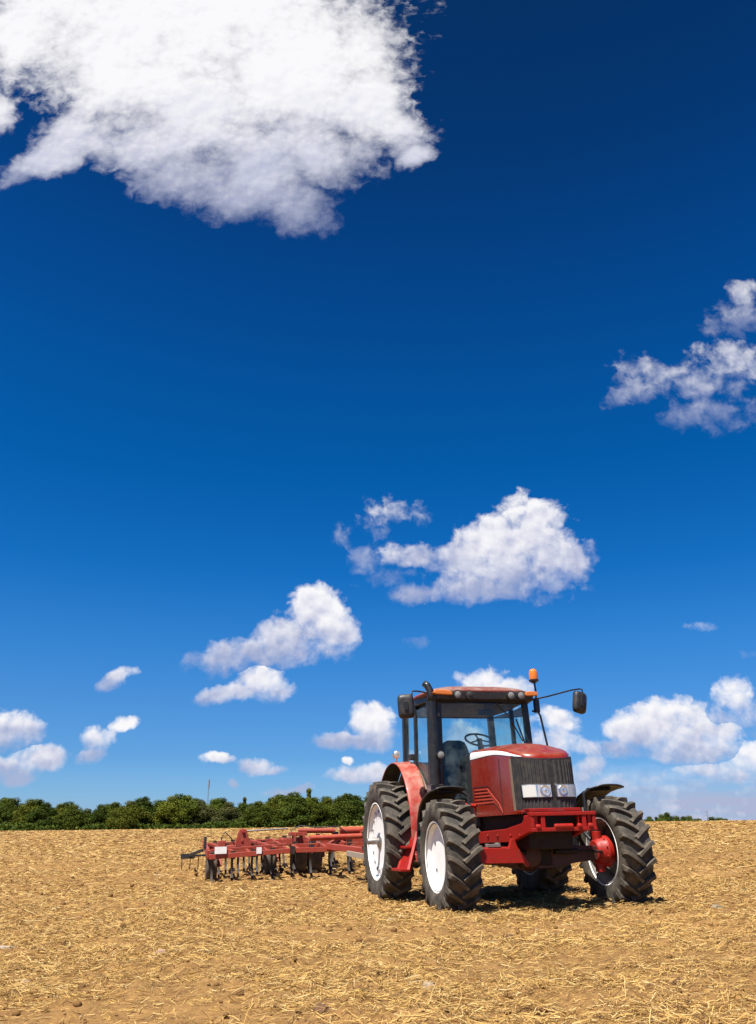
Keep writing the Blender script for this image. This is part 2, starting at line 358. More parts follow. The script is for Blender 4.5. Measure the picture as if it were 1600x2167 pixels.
def tyre_mat():
    m, N, b, out = new_mat('dusty_tyre_rubber')
    oc = N.new('ShaderNodeTexCoord').outputs['Object']
    x, y, z = N.sep(oc)
    n1 = N.noise(oc, 5.0, 7, 0.65); n2 = N.noise(oc, 26.0, 5, 0.6)
    pt = N.new('ShaderNodeNewGeometry').outputs['Pointiness']
    edge = N.smooth(pt, 0.515, 0.60)
    f = N.m('ADD', N.m('MULTIPLY', N.smooth(n1, 0.30, 0.66), 0.60), N.m('MULTIPLY', N.smooth(n2, 0.45, 0.75), 0.25))
    f = N.m('ADD', f, N.m('MULTIPLY', edge, 0.7), clamp=True)
    c = N.mix(f, (0.021, 0.0195, 0.017), (0.140, 0.114, 0.084))
    N._in(b.inputs['Base Color'], c); b.inputs['Roughness'].default_value = 0.78; b.inputs['Specular IOR Level'].default_value = 0.35
    bp = N.new('ShaderNodeBump'); bp.inputs['Strength'].default_value = 0.25; bp.inputs['Distance'].default_value = 0.006
    N._in(bp.inputs['Height'], n2); N.link(bp.outputs[0], b.inputs['Normal'])
    return m
M['tyre'] = tyre_mat()

def glass_mat(name, tint, refl=1.0, dust_sheen=0.06):
    m, N, b, out = new_mat(name); N.n.remove(b)
    tr = N.new('ShaderNodeBsdfTransparent'); tr.inputs[0].default_value = tuple(tint) + (1,)
    gl = N.new('ShaderNodeBsdfGlossy'); gl.inputs['Roughness'].default_value = 0.02; gl.inputs[0].default_value = (0.9, 0.95, 0.95, 1)
    df = N.new('ShaderNodeBsdfDiffuse'); df.inputs[0].default_value = (0.36, 0.45, 0.44, 1)  # dusty film, its teal tone painting a reflection into the glass colour
    fr = N.new('ShaderNodeFresnel'); fr.inputs[0].default_value = 1.5
    oc = N.new('ShaderNodeTexCoord').outputs['Object']
    dn = N.m('MULTIPLY', N.smooth(N.noise(oc, 5.0, 6, 0.65), 0.3, 0.75), dust_sheen * 2)
    a = N.new('ShaderNodeMixShader'); N.link(N.m('MULTIPLY', fr.outputs[0], refl, clamp=True), a.inputs[0]); N.link(tr.outputs[0], a.inputs[1]); N.link(gl.outputs[0], a.inputs[2])
    c = N.new('ShaderNodeMixShader'); N.link(dn, c.inputs[0]); N.link(a.outputs[0], c.inputs[1]); N.link(df.outputs[0], c.inputs[2])
    N.link(c.outputs[0], out.inputs[0]); return m
M['glass'] = glass_mat('green_tinted_cab_glass', (0.84, 0.99, 0.985), 0.9, 0.08)
M['mirror_face'] = surf('mirror_glass', (0.6, 0.62, 0.65), 0.05, metal=1.0)

def lens_mat(name, col, rough=0.12, trans=0.6):
    m, N, b, out = new_mat(name)
    oc = N.new('ShaderNodeTexCoord').outputs['Object']
    wv = N.new('ShaderNodeTexWave'); wv.wave_type = 'BANDS'; wv.bands_direction = 'X'; N.link(oc, wv.inputs[0]); wv.inputs['Scale'].default_value = 40; wv.inputs['Distortion'].default_value = 0.6
    c = N.mix(wv.outputs['Fac'], tuple(q * 0.75 for q in col), col)
    N._in(b.inputs['Base Color'], c); b.inputs['Roughness'].default_value = rough; b.inputs['Transmission Weight'].default_value = trans; b.inputs['Coat Weight'].default_value = 0.6
    bp = N.new('ShaderNodeBump'); bp.inputs['Strength'].default_value = 0.3; bp.inputs['Distance'].default_value = 0.004
    N.link(wv.outputs['Fac'], bp.inputs['Height']); N.link(bp.outputs[0], b.inputs['Normal'])
    return m
def clear_lens(name):
    m, N, b, out = new_mat(name)
    b.inputs['Base Color'].default_value = (0.66, 0.65, 0.60, 1); b.inputs['Roughness'].default_value = 0.12; b.inputs['Coat Weight'].default_value = 0.5
    oc = N.new('ShaderNodeTexCoord').outputs['Object']
    wv = N.new('ShaderNodeTexWave'); wv.bands_direction = 'X'; N.link(oc, wv.inputs[0]); wv.inputs['Scale'].default_value = 24
    tr = N.new('ShaderNodeBsdfTransparent'); mx = N.new('ShaderNodeMixShader')
    N.link(N.lin(wv.outputs['Fac'], 0, 1, 0.60, 0.76), mx.inputs[0]); N.link(b.outputs[0], mx.inputs[1]); N.link(tr.outputs[0], mx.inputs[2]); N.link(mx.outputs[0], out.inputs[0])
    return m
M['lens'] = clear_lens('clear_ribbed_lens')
M['lens_pale'] = surf('frosted_lens', (0.58, 0.57, 0.51), 0.15, tint=0.12, scale=14, coat=0.4)
M['bowl'] = surf('lamp_bowl_grey', (0.20, 0.20, 0.19), 0.25, metal=0.4, tint=0.05)
M['amber'] = lens_mat('amber_lens', (0.95, 0.26, 0.02), 0.14, 0.2)
M['chrome'] = surf('lamp_reflector', (0.75, 0.75, 0.74), 0.38, metal=1.0, tint=0.02)

# ------------------------------------------------------------------ field
def hash2(ix, iy, seed):
    h = (ix.astype(np.int64) * 374761393 + iy.astype(np.int64) * 668265263 + seed * 1442695041) & 0x7fffffff
    h = ((h ^ (h >> 13)) * 1274126177) & 0x7fffffff
    return ((h ^ (h >> 16)) & 0xffff) / 65535.0
def vnoise(x, y, seed=0):
    ix = np.floor(x); iy = np.floor(y); fx = x - ix; fy = y - iy
    fx = fx * fx * (3 - 2 * fx); fy = fy * fy * (3 - 2 * fy)
    a = hash2(ix, iy, seed); b = hash2(ix + 1, iy, seed); c = hash2(ix, iy + 1, seed); d = hash2(ix + 1, iy + 1, seed)
    return (a * (1 - fx) + b * fx) * (1 - fy) + (c * (1 - fx) + d * fx) * fy
def fbm(x, y, seed=0, oct=4):
    t = 0; a = 0.5
    for k in range(oct): t = t + a * vnoise(x * 2 ** k, y * 2 ** k, seed + k * 17); a *= 0.5
    return t / (1 - 0.5 ** oct)
def sstep(a, b, x):
    t = np.clip((x - a) / (b - a), 0, 1); return t * t * (3 - 2 * t)
TX, TY = 1.40078, 14.08201
def base_z(x, y):
    x = np.asarray(x, float); y = np.asarray(y, float)
    far = sstep(20, 100, y)
    sl = 0.0258 * (1 - far) + 0.0150 * far
    xs = 60 * np.tanh((x - TX) / 60)
    z = sl * xs - 0.0082 * (np.clip(y, -40, 30) - TY) * (1 - far)
    z = z + 0.87 * far + 0.35 * sstep(14.5, 28, y)
    z = z - np.clip(y - 112, 0, 400) * 0.022 * sstep(100, 150, y) - np.clip(y - 512, 0, 9000) * 0.001
    z = z + 0.10 * (fbm(x / 14, y / 14, 5, 2) - 0.5) * sstep(18, 40, y)
    return z
CONTACT = []
for (lx, ly, r_) in ((-1.165, -2.677, 0.42), (1.165, -2.677, 0.42), (-1.273, 0.0, 0.5), (1.273, 0.0, 0.5)):
    CONTACT.append((TX + lx * 0.96975 - ly * 0.24272, TY + lx * 0.243 + ly * 0.96999, r_))
def micro(x, y):
    fade = 1 - sstep(30, 60, y)
    c = fbm(x / 0.9, y / 0.45, 1, 4) - 0.5
    d = np.clip(fbm(x / 0.16, y / 0.16, 2, 3) - 0.52, 0, 1)
    mound = 0.0
    for (wx, wy, r_) in CONTACT: mound = mound + 0.045 * np.exp(-((x - wx) ** 2 + (y - wy) ** 2) / (r_ * r_))
    return (0.09 * c + 0.18 * d) * fade + mound
def ground_z(x, y): return base_z(x, y) + micro(x, y)

def graded(lo, hi, fine, a, b, g):
    pts = list(np.arange(a, b, fine)); s = fine
    p = pts[-1]
    while p < hi: s *= g; p += s; pts.append(p)
    s = fine; p = pts[0]; pre = []
    while p > lo: s *= g; p -= s; pre.append(p)
    return np.array(pre[::-1] + pts)
gx = graded(-2500, 2500, 0.055, -9.5, 11.5, 1.07)
gy = graded(-60, 4000, 0.045, 4.2, 22.0, 1.035)
X, Y = np.meshgrid(gx, gy)
Z = ground_z(X, Y)
nx, ny = len(gx), len(gy)
me = bpy.data.meshes.new('field')
me.vertices.add(nx * ny); me.vertices.foreach_set('co', np.stack([X, Y, Z], -1).astype(np.float32).ravel())
i0 = (np.arange(ny - 1)[:, None] * nx + np.arange(nx - 1)[None, :]).ravel()
quads = np.stack([i0, i0 + 1, i0 + nx + 1, i0 + nx], -1).astype(np.int32)
def set_faces(me, quads):
    k = quads.shape[1]; n = len(quads)
    me.loops.add(n * k); me.loops.foreach_set('vertex_index', quads.ravel())
    me.polygons.add(n); me.polygons.foreach_set('loop_start', (np.arange(n) * k).astype(np.int32))
    me.polygons.foreach_set('use_smooth', np.ones(n, bool)); me.update(calc_edges=True)
set_faces(me, quads)
field = bpy.data.objects.new('field', me); COL.objects.link(field); tag(field, kind='structure')

def field_mat():
    m, N, b, out = new_mat('stubble_soil')
    g = N.new('ShaderNodeNewGeometry').outputs['Position']
    cd = N.new('ShaderNodeCameraData')
    big = N.noise(N.v('MULTIPLY', g, (0.5, 0.9, 0.0)), 0.7, 5, 0.6)
    mid = N.noise(N.v('MULTIPLY', g, (1.0, 1.7, 1.0)), 5.0, 6, 0.65)
    soil = N.ramp(N.noise(g, 9.0, 8, 0.7), [(0.28, (0.105, 0.055, 0.023)), (0.46, (0.225, 0.121, 0.045)), (0.72, (0.33, 0.188, 0.073))])
    # flecks of chopped straw: stretched noise in two crossing directions
    a = N.noise(N.v('MULTIPLY', g, (6.0, 34.0, 6.0)), 2.0, 4, 0.6, 0.6)
    c = N.noise(N.v('MULTIPLY', g, (30.0, 9.0, 6.0)), 2.0, 4, 0.6, 0.6)
    fl = N.m('MAXIMUM', N.smooth(a, 0.52, 0.66), N.smooth(c, 0.54, 0.68))
    cover = N.lin(N.m('ADD', N.m('MULTIPLY', big, 0.6), N.m('MULTIPLY', mid, 0.5)), 0.30, 0.56, 0.45, 1.0)
    straw = N.ramp(N.noise(g, 30.0, 4, 0.6), [(0.3, (0.37, 0.213, 0.061)), (0.7, (0.53, 0.333, 0.110))])
    col = N.mix(N.m('MULTIPLY', fl, cover), soil, straw)
    # broad tone changes across the field
    tone = N.lin(N.noise(N.v('MULTIPLY', g, (0.05, 0.16, 0.0)), 1.0, 4, 0.6), 0.3, 0.7, 0.86, 1.14)
    col = N.v('SCALE', col, tone)
    N._in(b.inputs['Base Color'], col); b.inputs['Roughness'].default_value = 0.95; b.inputs['Specular IOR Level'].default_value = 0.1
    bp = N.new('ShaderNodeBump'); bp.inputs['Strength'].default_value = 0.7; bp.inputs['Distance'].default_value = 0.03
    N._in(bp.inputs['Height'], N.m('ADD', N.noise(g, 22.0, 6, 0.7), N.m('MULTIPLY', fl, 0.4))); N.link(bp.outputs[0], b.inputs['Normal'])
    return m
me.materials.append(field_mat())

# loose straw lying on the field: nobody could count it
def straw_mat():
    m, N, b, out = new_mat('dry_straw')
    r = N.new('ShaderNodeNewGeometry').outputs['Random Per Island']
    c = N.ramp(r, [(0.0, (0.11, 0.055, 0.016)), (0.3, (0.355, 0.203, 0.057)), (0.6, (0.49, 0.302, 0.087)), (0.88, (0.55, 0.37, 0.13)), (1.0, (0.54, 0.43, 0.21))])
    N._in(b.inputs['Base Color'], c); b.inputs['Roughness'].default_value = 0.6; b.inputs['Specular IOR Level'].default_value = 0.3
    return m
def straw_field():
    V_, F_ = [], []
    off = 0
    bands = [(4.3, 7.5, 2600, 0.0034, 0.072), (7.5, 11, 1700, 0.0044, 0.070), (11, 16, 900, 0.0062, 0.085), (16, 26, 330, 0.0095, 0.11), (26, 45, 95, 0.016, 0.17), (45, 90, 20, 0.028, 0.28)]
    for (y0, y1, dens, wid, ln) in bands:
        xl0, xr0 = -0.5 * y1 - 3, 0.5 * y1 + 3
        n = int((xr0 - xl0) * (y1 - y0) * dens)
        x = rng.uniform(xl0, xr0, n); y = rng.uniform(y0, y1, n)
        keep = (np.abs(x) < 0.5 * y + 2.5)
        cov = fbm(x / 1.3, y / 0.6, 31, 4) * 0.72 + fbm(x / 4.5, y / 1.3, 33, 2) * 0.38
        keep &= rng.uniform(0, 1, n) < sstep(0.35, 0.66, cov) * 0.90 + 0.10
        x, y = x[keep], y[keep]; n = len(x)
        L = ln * rng.lognormal(-0.35, 0.55, n); L = np.clip(L, 0.02, 0.25 + ln); L = np.where(rng.uniform(0, 1, n) < 0.025, L * 1.7, L)
        a = rng.normal(0, 0.75, n) + np.where(rng.uniform(0, 1, n) < 0.25, np.pi / 2, 0) + 0.25
        pitch = rng.normal(0, 0.16, n); up = (rng.uniform(0, 1, n) < 0.012) & (y < 30)
        pitch = np.where(up, rng.uniform(0.4, 1.1, n), pitch)
        L = np.where(up, np.minimum(L, 0.12), L)
        w = wid * rng.uniform(0.6, 1.35, n)
        dx_, dy_ = np.cos(a) * np.cos(pitch), np.sin(a) * np.cos(pitch); dz_ = np.sin(pitch)
        cx = x; cy = y; bend = rng.normal(0, 0.12, n)
        lift = 0.006 + np.abs(rng.normal(0, 0.018, n)) + np.where(up, 0, 0)
        pts = []
        roll = rng.normal(0, 0.6, n)
        for k, t in enumerate((-0.5, 0.0, 0.5)):
            px_ = cx + dx_ * L * t - np.sin(a) * bend * L * (0.25 - t * t) * 2
            py_ = cy + dy_ * L * t + np.cos(a) * bend * L * (0.25 - t * t) * 2
            pz_ = ground_z(cx, cy) * 0.35 + ground_z(px_, py_) * 0.65 + lift + dz_ * L * (t + np.where(up, 0.5, 0)) + bend * 0.3 * L * (0.25 - t * t)
            pz_ = np.maximum(pz_, ground_z(px_, py_) - 0.004)
            sx = -np.sin(a) * np.cos(roll) * w / 2; sy = np.cos(a) * np.cos(roll) * w / 2; sz = np.sin(roll) * w / 2
            pts += [np.stack([px_ + sx, py_ + sy, pz_ + sz], -1), np.stack([px_ - sx, py_ - sy, pz_ - sz], -1)]
        Pn = np.stack(pts, 1).reshape(-1, 3); V_.append(Pn)
        b0 = np.arange(n) * 6 + off
        F_.append(np.stack([b0, b0 + 1, b0 + 3, b0 + 2], -1)); F_.append(np.stack([b0 + 2, b0 + 3, b0 + 5, b0 + 4], -1))
        off += n * 6
    V_ = np.concatenate(V_).astype(np.float32); F_ = np.concatenate(F_).astype(np.int32)
    me = bpy.data.meshes.new('straw'); me.vertices.add(len(V_)); me.vertices.foreach_set('co', V_.ravel()); set_faces(me, F_)
    me.materials.append(straw_mat())
    o = bpy.data.objects.new('straw', me); COL.objects.link(o)
    tag(o, 'loose golden straw and chaff scattered over the brown soil', 'straw', kind='stuff')
straw_field()

def lump(rx, ry, rz, seed, n=14, amp=0.25):
    """an irregular stone or clod"""
    rr = np.random.default_rng(seed); mb = MB(); rows = []
    off = rr.uniform(0, 50, 3)
    for i in range(n // 2 + 1):
        th = math.pi * i / (n // 2); row = []
        for j in range(n):
            ph = 2 * math.pi * j / n
            d = np.array([math.sin(th) * math.cos(ph), math.sin(th) * math.sin(ph), math.cos(th)])
            q = d * 1.6 + off
            k = 1 + amp * 2 * (float(fbm(np.array([q[0] + q[2]]), np.array([q[1] - q[2] * .7]), seed, 3)[0]) - 0.5)
            row.append((d[0] * rx * k, d[1] * ry * k, d[2] * rz * k))
        rows.append(row)
    mb.grid(rows, closed=True); return mb
M['clod'] = surf('soil_clod', (0.16, 0.085, 0.032), 0.95, dirt=(0.27, 0.15, 0.055), dirt_amt=0.6, scale=14, bump=0.6, spec=0.1)
def clods():
    big = MB(); protos = [lump(1, 1, 0.75, 100 + k, 8, 0.35) for k in range(6)]
    VV, FF, off = [], [], 0
    pv = [np.array(p.v) for p in protos]; pf = [np.array(p.f) for p in protos]
    for (y0, y1, dens) in ((4.3, 8, 20), (8, 14, 16), (14, 24, 8)):
        n = int((y1 + 6) * (y1 - y0) * dens)
        x = rng.uniform(-0.5 * y1 - 3, 0.5 * y1 + 3, n); y = rng.uniform(y0, y1, n)
        s = 0.010 * rng.lognormal(0, 0.55, n) * (1 + (y0 - 4) * 0.05)
        z = ground_z(x, y)
        for k in range(n):
            q = k % 6; a = rng.uniform(0, 6.28); c, s_ = math.cos(a), math.sin(a)
            p = pv[q] * min(s[k], 0.05); VV.append(np.stack([x[k] + p[:, 0] * c - p[:, 1] * s_, y[k] + p[:, 0] * s_ + p[:, 1] * c, z[k] + 0.3 * s[k] + p[:, 2]], -1))
            FF.append(pf[q] + off); off += len(p)
    VV = np.concatenate(VV).astype(np.float32); FF = np.concatenate(FF).astype(np.int32)
    me = bpy.data.meshes.new('soil_clods'); me.vertices.add(len(VV)); me.vertices.foreach_set('co', VV.ravel()); set_faces(me, FF)
    me.materials.append(M['clod']); o = bpy.data.objects.new('soil_clods', me); COL.objects.link(o)
    tag(o, 'small brown clods of dry earth strewn among the straw', 'soil clods', kind='stuff')
clods()

def px_ray(px, py):
    u, v = px_uv(px, py); return u, v
def px_ground(px, py):
    """the point of the field seen at this place of the photograph"""
    u, v = px_uv(px, py); y = 5.0
    for _ in range(60):
        z = float(base_z(np.array([u * y]), np.array([y]))[0]); y = y + ((z - 1.008) - v * y) / v * 0.6
        y = max(3.0, min(y, 90))
    return u * y, y
STONES = [
    ((340, 2027), (0.054, 0.036, 0.036), (0.302, 0.197, 0.145), 'pinkish stone half hidden in straw in the left foreground'),
    ((12, 2012), (0.086, 0.043, 0.036), (0.336, 0.29, 0.232), 'pale chalky stone at the left edge of the photo'),
    ((908, 2096), (0.047, 0.04, 0.043), (0.29, 0.226, 0.162), 'upright buff stone in the middle of the foreground'),
    ((828, 1953), (0.058, 0.036, 0.032), (0.336, 0.267, 0.174), 'small cream stone lying in front of the left front tyre'),
    ((1438, 2085), (0.043, 0.036, 0.029), (0.093, 0.049, 0.026), 'dark brown clod on bare soil in the right foreground'),
    ((680, 2150), (0.05, 0.043, 0.036), (0.11, 0.058, 0.032), 'dark brown clod at the bottom edge left of centre'),
    ((1075, 1985), (0.065, 0.043, 0.04), (0.099, 0.052, 0.026), 'dark brown clod in front of the tractor between its front wheels'),
    ((55, 2080), (0.05, 0.036, 0.032), (0.255, 0.162, 0.099), 'tan stone low in the left corner of the foreground'),
    ((1518, 1930), (0.086, 0.058, 0.043), (0.244, 0.197, 0.128), 'grey straw covered lump to the right of the right front tyre'),
]
for k, (pp, rr_, c, lab) in enumerate(STONES):
    x, y = px_ground(*pp); z = float(ground_z(np.array([x]), np.array([y]))[0])
    o = lump(*rr_, 300 + k, 20, 0.3).build('stone' if 'stone' in lab else ('clod' if 'clod' in lab else 'lump'), surf('stone_%d' % k, c, 0.9, dirt=(0.25, 0.15, 0.08), dirt_amt=0.4, scale=20, bump=0.5, spec=0.2), smooth=60, loc=(x, y, z + rr_[2] * 0.15))
    tag(o, lab, 'stone' if 'stone' in lab else 'clod', 'stones and clods on the field')

# ------------------------------------------------------------------ tractor
LAT = Vector((0.96975, 0.24300, 0.02301)); BACK = Vector((-0.24272, 0.96999, -0.01421)); UP = Vector((-0.02577, 0.00819, 0.99963))
MT = Matrix((LAT, BACK, UP)).transposed().to_4x4(); MT.translation = Vector((TX, TY, 0.0))
tractor = empty('tractor'); tractor.matrix_world = MT
tag(tractor, 'red farm tractor with white wheels and black cab parked on the stubble field', 'tractor')
T = tractor

def make_tyre(name, Rt, Wd, rr, nl, parent, loc):
    mb = MB(); lh = 0.052
    rc = Rt - lh
    h = Wd / 2
    side = [(h * 0.80, rr - 0.02), (h * 0.86, rr + 0.015), (h * 0.95, rr + (rc - rr) * 0.22), (h * 1.0, rr + (rc - rr) * 0.48), (h * 0.985, rr + (rc - rr) * 0.70), (h * 0.93, rr + (rc - rr) * 0.86), (h * 0.82, rc - 0.018), (h * 0.55, rc - 0.006), (h * 0.2, rc)]
    prof = [(-x, r) for x, r in side] + [(x, r) for x, r in side[::-1]]
    mb.lathe(prof, 96, close=False)
    mb.f = [f for f in mb.f if len(f) == 4]
    # bead back inside so that the carcass has thickness
    def rcar(x):
        ax = abs(x); s = side[::-1]
        if ax <= s[0][0]: return s[0][1]
        for (x0, r0), (x1, r1) in zip(s, s[1:]):
            if x0 <= ax <= x1 and x1 > x0: return r0 + (r1 - r0) * (ax - x0) / (x1 - x0)
        return s[3][1]
    A = Wd * 0.38
    for sgn in (-1, 1):
        for i in range(nl):
            ph0 = 2 * math.pi * (i + (0.5 if sgn > 0 else 0)) / nl
            path = []
            for t in np.linspace(0, 1, 8):
                x = -0.07 * Wd + t * (h * 0.97 + 0.07 * Wd)
                adv = A * (1 - t) ** 1.25
                top = Rt - 0.020 * (x / h) ** 2
                path.append((sgn * x, ph0 + adv / Rt, rcar(x) - 0.02, top, 0.030 + 0.012 * t, 0.019 + 0.006 * t))
            # run down the shoulder
            path.append((sgn * h * 1.01, ph0 - 0.004, rc - 0.055, rc - 0.022, 0.043, 0.028))
            path.append((sgn * h * 1.005, ph0 - 0.010, rc - 0.11, rc - 0.085, 0.043, 0.030))
            path.append((sgn * h * 0.99, ph0 - 0.012, rc - 0.135, rc - 0.125, 0.036, 0.026))
            vs = []; n = len(path)
            for k, (x, ph, rb, rt, wb, wt) in enumerate(path):
                if k < 8:
                    a = path[max(0, k - 1)]; b = path[min(7, k + 1)]
                    dx_ = b[0] - a[0]; ds_ = (b[1] - a[1]) * Rt; l = math.hypot(dx_, ds_); nx_, ns_ = -ds_ / l, dx_ / l
                    if ns_ < 0: nx_, ns_ = -nx_, -ns_
                else: nx_, ns_ = 0.0, 1.0
                xb = x if k < 8 else x * 0.93
                for (w_, r_, xx) in ((-wb, rb, xb), (-wt, rt, x), (wt, rt, x), (wb, rb, xb)):
                    p = ph + ns_ * w_ / Rt; q = xx + nx_ * w_
                    vs.append((q, -r_ * math.sin(p), r_ * math.cos(p)))
            fs = [(k * 4 + j, k * 4 + j + 1, (k + 1) * 4 + j + 1, (k + 1) * 4 + j) for k in range(n - 1) for j in range(3)]
            fs += [(0, 1, 2, 3), ((n - 1) * 4 + 3, (n - 1) * 4 + 2, (n - 1) * 4 + 1, (n - 1) * 4)]
            mb.add(vs, fs)
    o = mb.build(name, M['tyre'], parent, smooth=42, loc=loc, bevel=0.008)
    return o

def make_wheel(name, x, y, z, Rt, Wd, rr, nl, out, tyre_src=None, rear=False):
    w = empty(name, (x, y, z), T)
    if tyre_src is None: ty = make_tyre('tyre', Rt, Wd, rr, nl, w, (0, 0, 0))
    else:
        ty = tyre_src.copy(); COL.objects.link(ty); ty.parent = w
    s = out; e = Wd / 2 * 0.80
    mb = MB()   # barrel and flanges
    prof = [(-e - 0.012, rr + 0.022), (-e - 0.018, rr + 0.004), (-e, rr - 0.012), (-e * 0.75, rr - 0.03), (-e * 0.3, rr - 0.065), (e * 0.3, rr - 0.065), (e * 0.75, rr - 0.03), (e, rr - 0.012), (e + 0.018, rr + 0.004), (e + 0.012, rr + 0.022)]
    if s < 0: prof = [(-x, r) for x, r in prof]      # inner lip first
    for nm, seg, mt in (('rim', prof[5:], M['white']), ('rim_inner', prof[2:6], M['rim_in']), ('rim_lip', prof[:3], M['white'])):
        mb = MB(); mb.lathe(seg, 72); mb.f = [f for f in mb.f if len(f) == 4]; mb.build(nm, mt, w, solid=0.012, smooth=50)
    db = MB(); db.lathe([(s * 0.03, rr - 0.07), (s * 0.045, rr - 0.12), (s * 0.05, 0.2), (s * 0.03, 0.0)], 60); db.build('disc_back', M['rim_in'], w, smooth=50)
    d = MB()   # dished disc
    if rear: pr = [(s * 0.118, rr - 0.022), (s * 0.120, rr - 0.05), (s * 0.125, rr - 0.15), (s * 0.11, 0.24), (s * 0.08, 0.17), (s * 0.075, 0.0)]
    else: pr = [(s * 0.112, rr - 0.022), (s * 0.115, rr - 0.05), (s * 0.118, rr - 0.11), (s * 0.105, 0.19), (s * 0.085, 0.145), (s * 0.08, 0.0)]
    d.lathe(pr, 72); b = d
    for k in range(8):
        a = 2 * math.pi * (k + 0.5) / 8; rb = 0.115 if not rear else 0.15
        xb = 0.082 if not rear else 0.077
        b.lathe([(s * xb, 0.016), (s * (xb + 0.022), 0.016), (s * (xb + 0.022), 0.0)], 6, c=(0, rb * math.sin(a), rb * math.cos(a)))
    b.build('wheel_disc', M['white'], w, smooth=40)
    if rear:
        c0 = MB().box((0, 0, 0), (0.03, 0.03, 0.05)).build('rim_clamp', M['rim_in'], w, bevel=0.004)
        for k in range(16):
            a = 2 * math.pi * k / 16; c1 = c0 if k == 0 else copy_part(c0, w)
            c1.location = (s * 0.125, -(rr - 0.12) * math.sin(a), (rr - 0.12) * math.cos(a)); c1.rotation_euler = (a, 0, 0)
        h = MB(); h.lathe([(s * 0.06, 0.14), (s * 0.13, 0.125), (s * 0.145, 0.10), (s * 0.145, 0.05), (s * 0.31, 0.048), (s * 0.32, 0.04), (s * 0.32, 0)], 28)
        h.build('axle_shaft', M['steel'], w, smooth=40)
    else:
        h = MB(); h.lathe([(s * 0.075, 0.095), (s * 0.095, 0.09), (s * 0.105, 0.05), (s * 0.105, 0.0)], 32)
        h.build('hub_cap', M['white'], w, smooth=40)
        for a0, r0 in ((0.9, 0.25), (2.3, 0.24), (3.9, 0.25), (5.2, 0.245)):
            v = MB(); v.lathe([(s * 0.112, 0.022), (s * 0.1175, 0.02), (s * 0.1175, 0.0)], 14, c=(0, r0 * math.sin(a0), r0 * math.cos(a0)))
            v.build('disc_hole', M['black'], w)
    return w, ty

RF, RR_, FY = 0.6943, 0.8949, -2.677
fl, ftyre = make_wheel('front_wheel', -1.1655, FY, RF * 0.94, RF, 0.433, 0.4104, 20, -1)
fr, _ = make_wheel('front_wheel', 1.1655, FY, RF * 0.94, RF, 0.433, 0.4104, 20, 1, ftyre)
rl, rtyre = make_wheel('rear_wheel', -1.273, 0, RR_ * 0.94, RR_, 0.43, 0.5552, 22, -1, rear=True)
rr, _ = make_wheel('rear_wheel', 1.273, 0, RR_ * 0.94, RR_, 0.43, 0.5552, 22, 1, rtyre, rear=True)

# ---- hood: U-shaped plan outlines stacked from the belly up, then rounded in to the crest
HW, HY0, HYN, HN = 0.42, -1.66, -3.02, 0.43
def hood_plan(a, inset=0.0):
    """a 0..1 from the rear left corner round the nose to the rear right"""
    if a < 0.3: return (-(HW - inset), HY0 + (HYN - HY0) * a / 0.3)
    if a > 0.7: return ((HW - inset), HY0 + (HYN - HY0) * (1 - a) / 0.3)
    th = (a - 0.3) / 0.4 * math.pi
    c, s_ = math.cos(th), math.sin(th)
    return (-(HW - inset) * math.copysign(abs(c) ** 0.72, c), HYN - (HN - inset * 0.85) * s_ ** 0.86)
def hood_zt(y): return 2.045 - 0.075 * ((HY0 - y) / 1.8) - 0.11 * max(0, (HY0 - y - 0.6) / 1.2) ** 2
def hood_pt(a, L, proud=0.0):
    """L 0..1 side wall (bottom to shoulder), 1..2 rounded shoulder, 2..3 crest"""
    R0 = 0.095
    if L <= 1:
        x, y = hood_plan(a, -proud); z0 = 1.13; z1 = hood_zt(y) - R0
        rake = 0.045 * (1 - L) if y < HYN else 0.0
        f = 0.045 * L * min(1, max(0, (HYN - y) / 0.3))
        return (x * (1 - 0.03 * (1 - L)), y + f, z0 + (z1 - z0) * L)
    if L <= 2:
        ph = (L - 1) * math.pi / 2; ins = R0 * (1 - math.cos(ph))
        x, y = hood_plan(a, ins - proud); y2 = hood_plan(a, 0)[1]
        f = 0.045 * min(1, max(0, (HYN - y2) / 0.3))
        return (x, y + f, hood_zt(y2) - R0 + (R0 + proud) * math.sin(ph))
    q = L - 2; ins = R0 + (HW - R0 - 0.002) * q
    x, y = hood_plan(a, ins); y2 = hood_plan(a, 0)[1]
    f = 0.045 * min(1, max(0, (HYN - y2) / 0.3))
    zz = hood_zt(y2) * (1 - q) + hood_zt(y) * q
    return (x, y + f, zz + 0.055 * math.sin(q * math.pi / 2) - 0.0)
A_ = np.concatenate([np.linspace(0, 0.3, 14), np.linspace(0.3, 0.7, 41)[1:-1], np.linspace(0.7, 1, 14)])
L_ = [0, 0.06, 0.25, 0.5, 0.75, 0.95, 1, 1.17, 1.34, 1.5, 1.67, 1.84, 2, 2.15, 2.4, 2.7, 3]
mb = MB(); mb.grid([[hood_pt(a, L) for a in A_] for L in L_])
hood = mb.build('hood', M['red'], T, smooth=50)
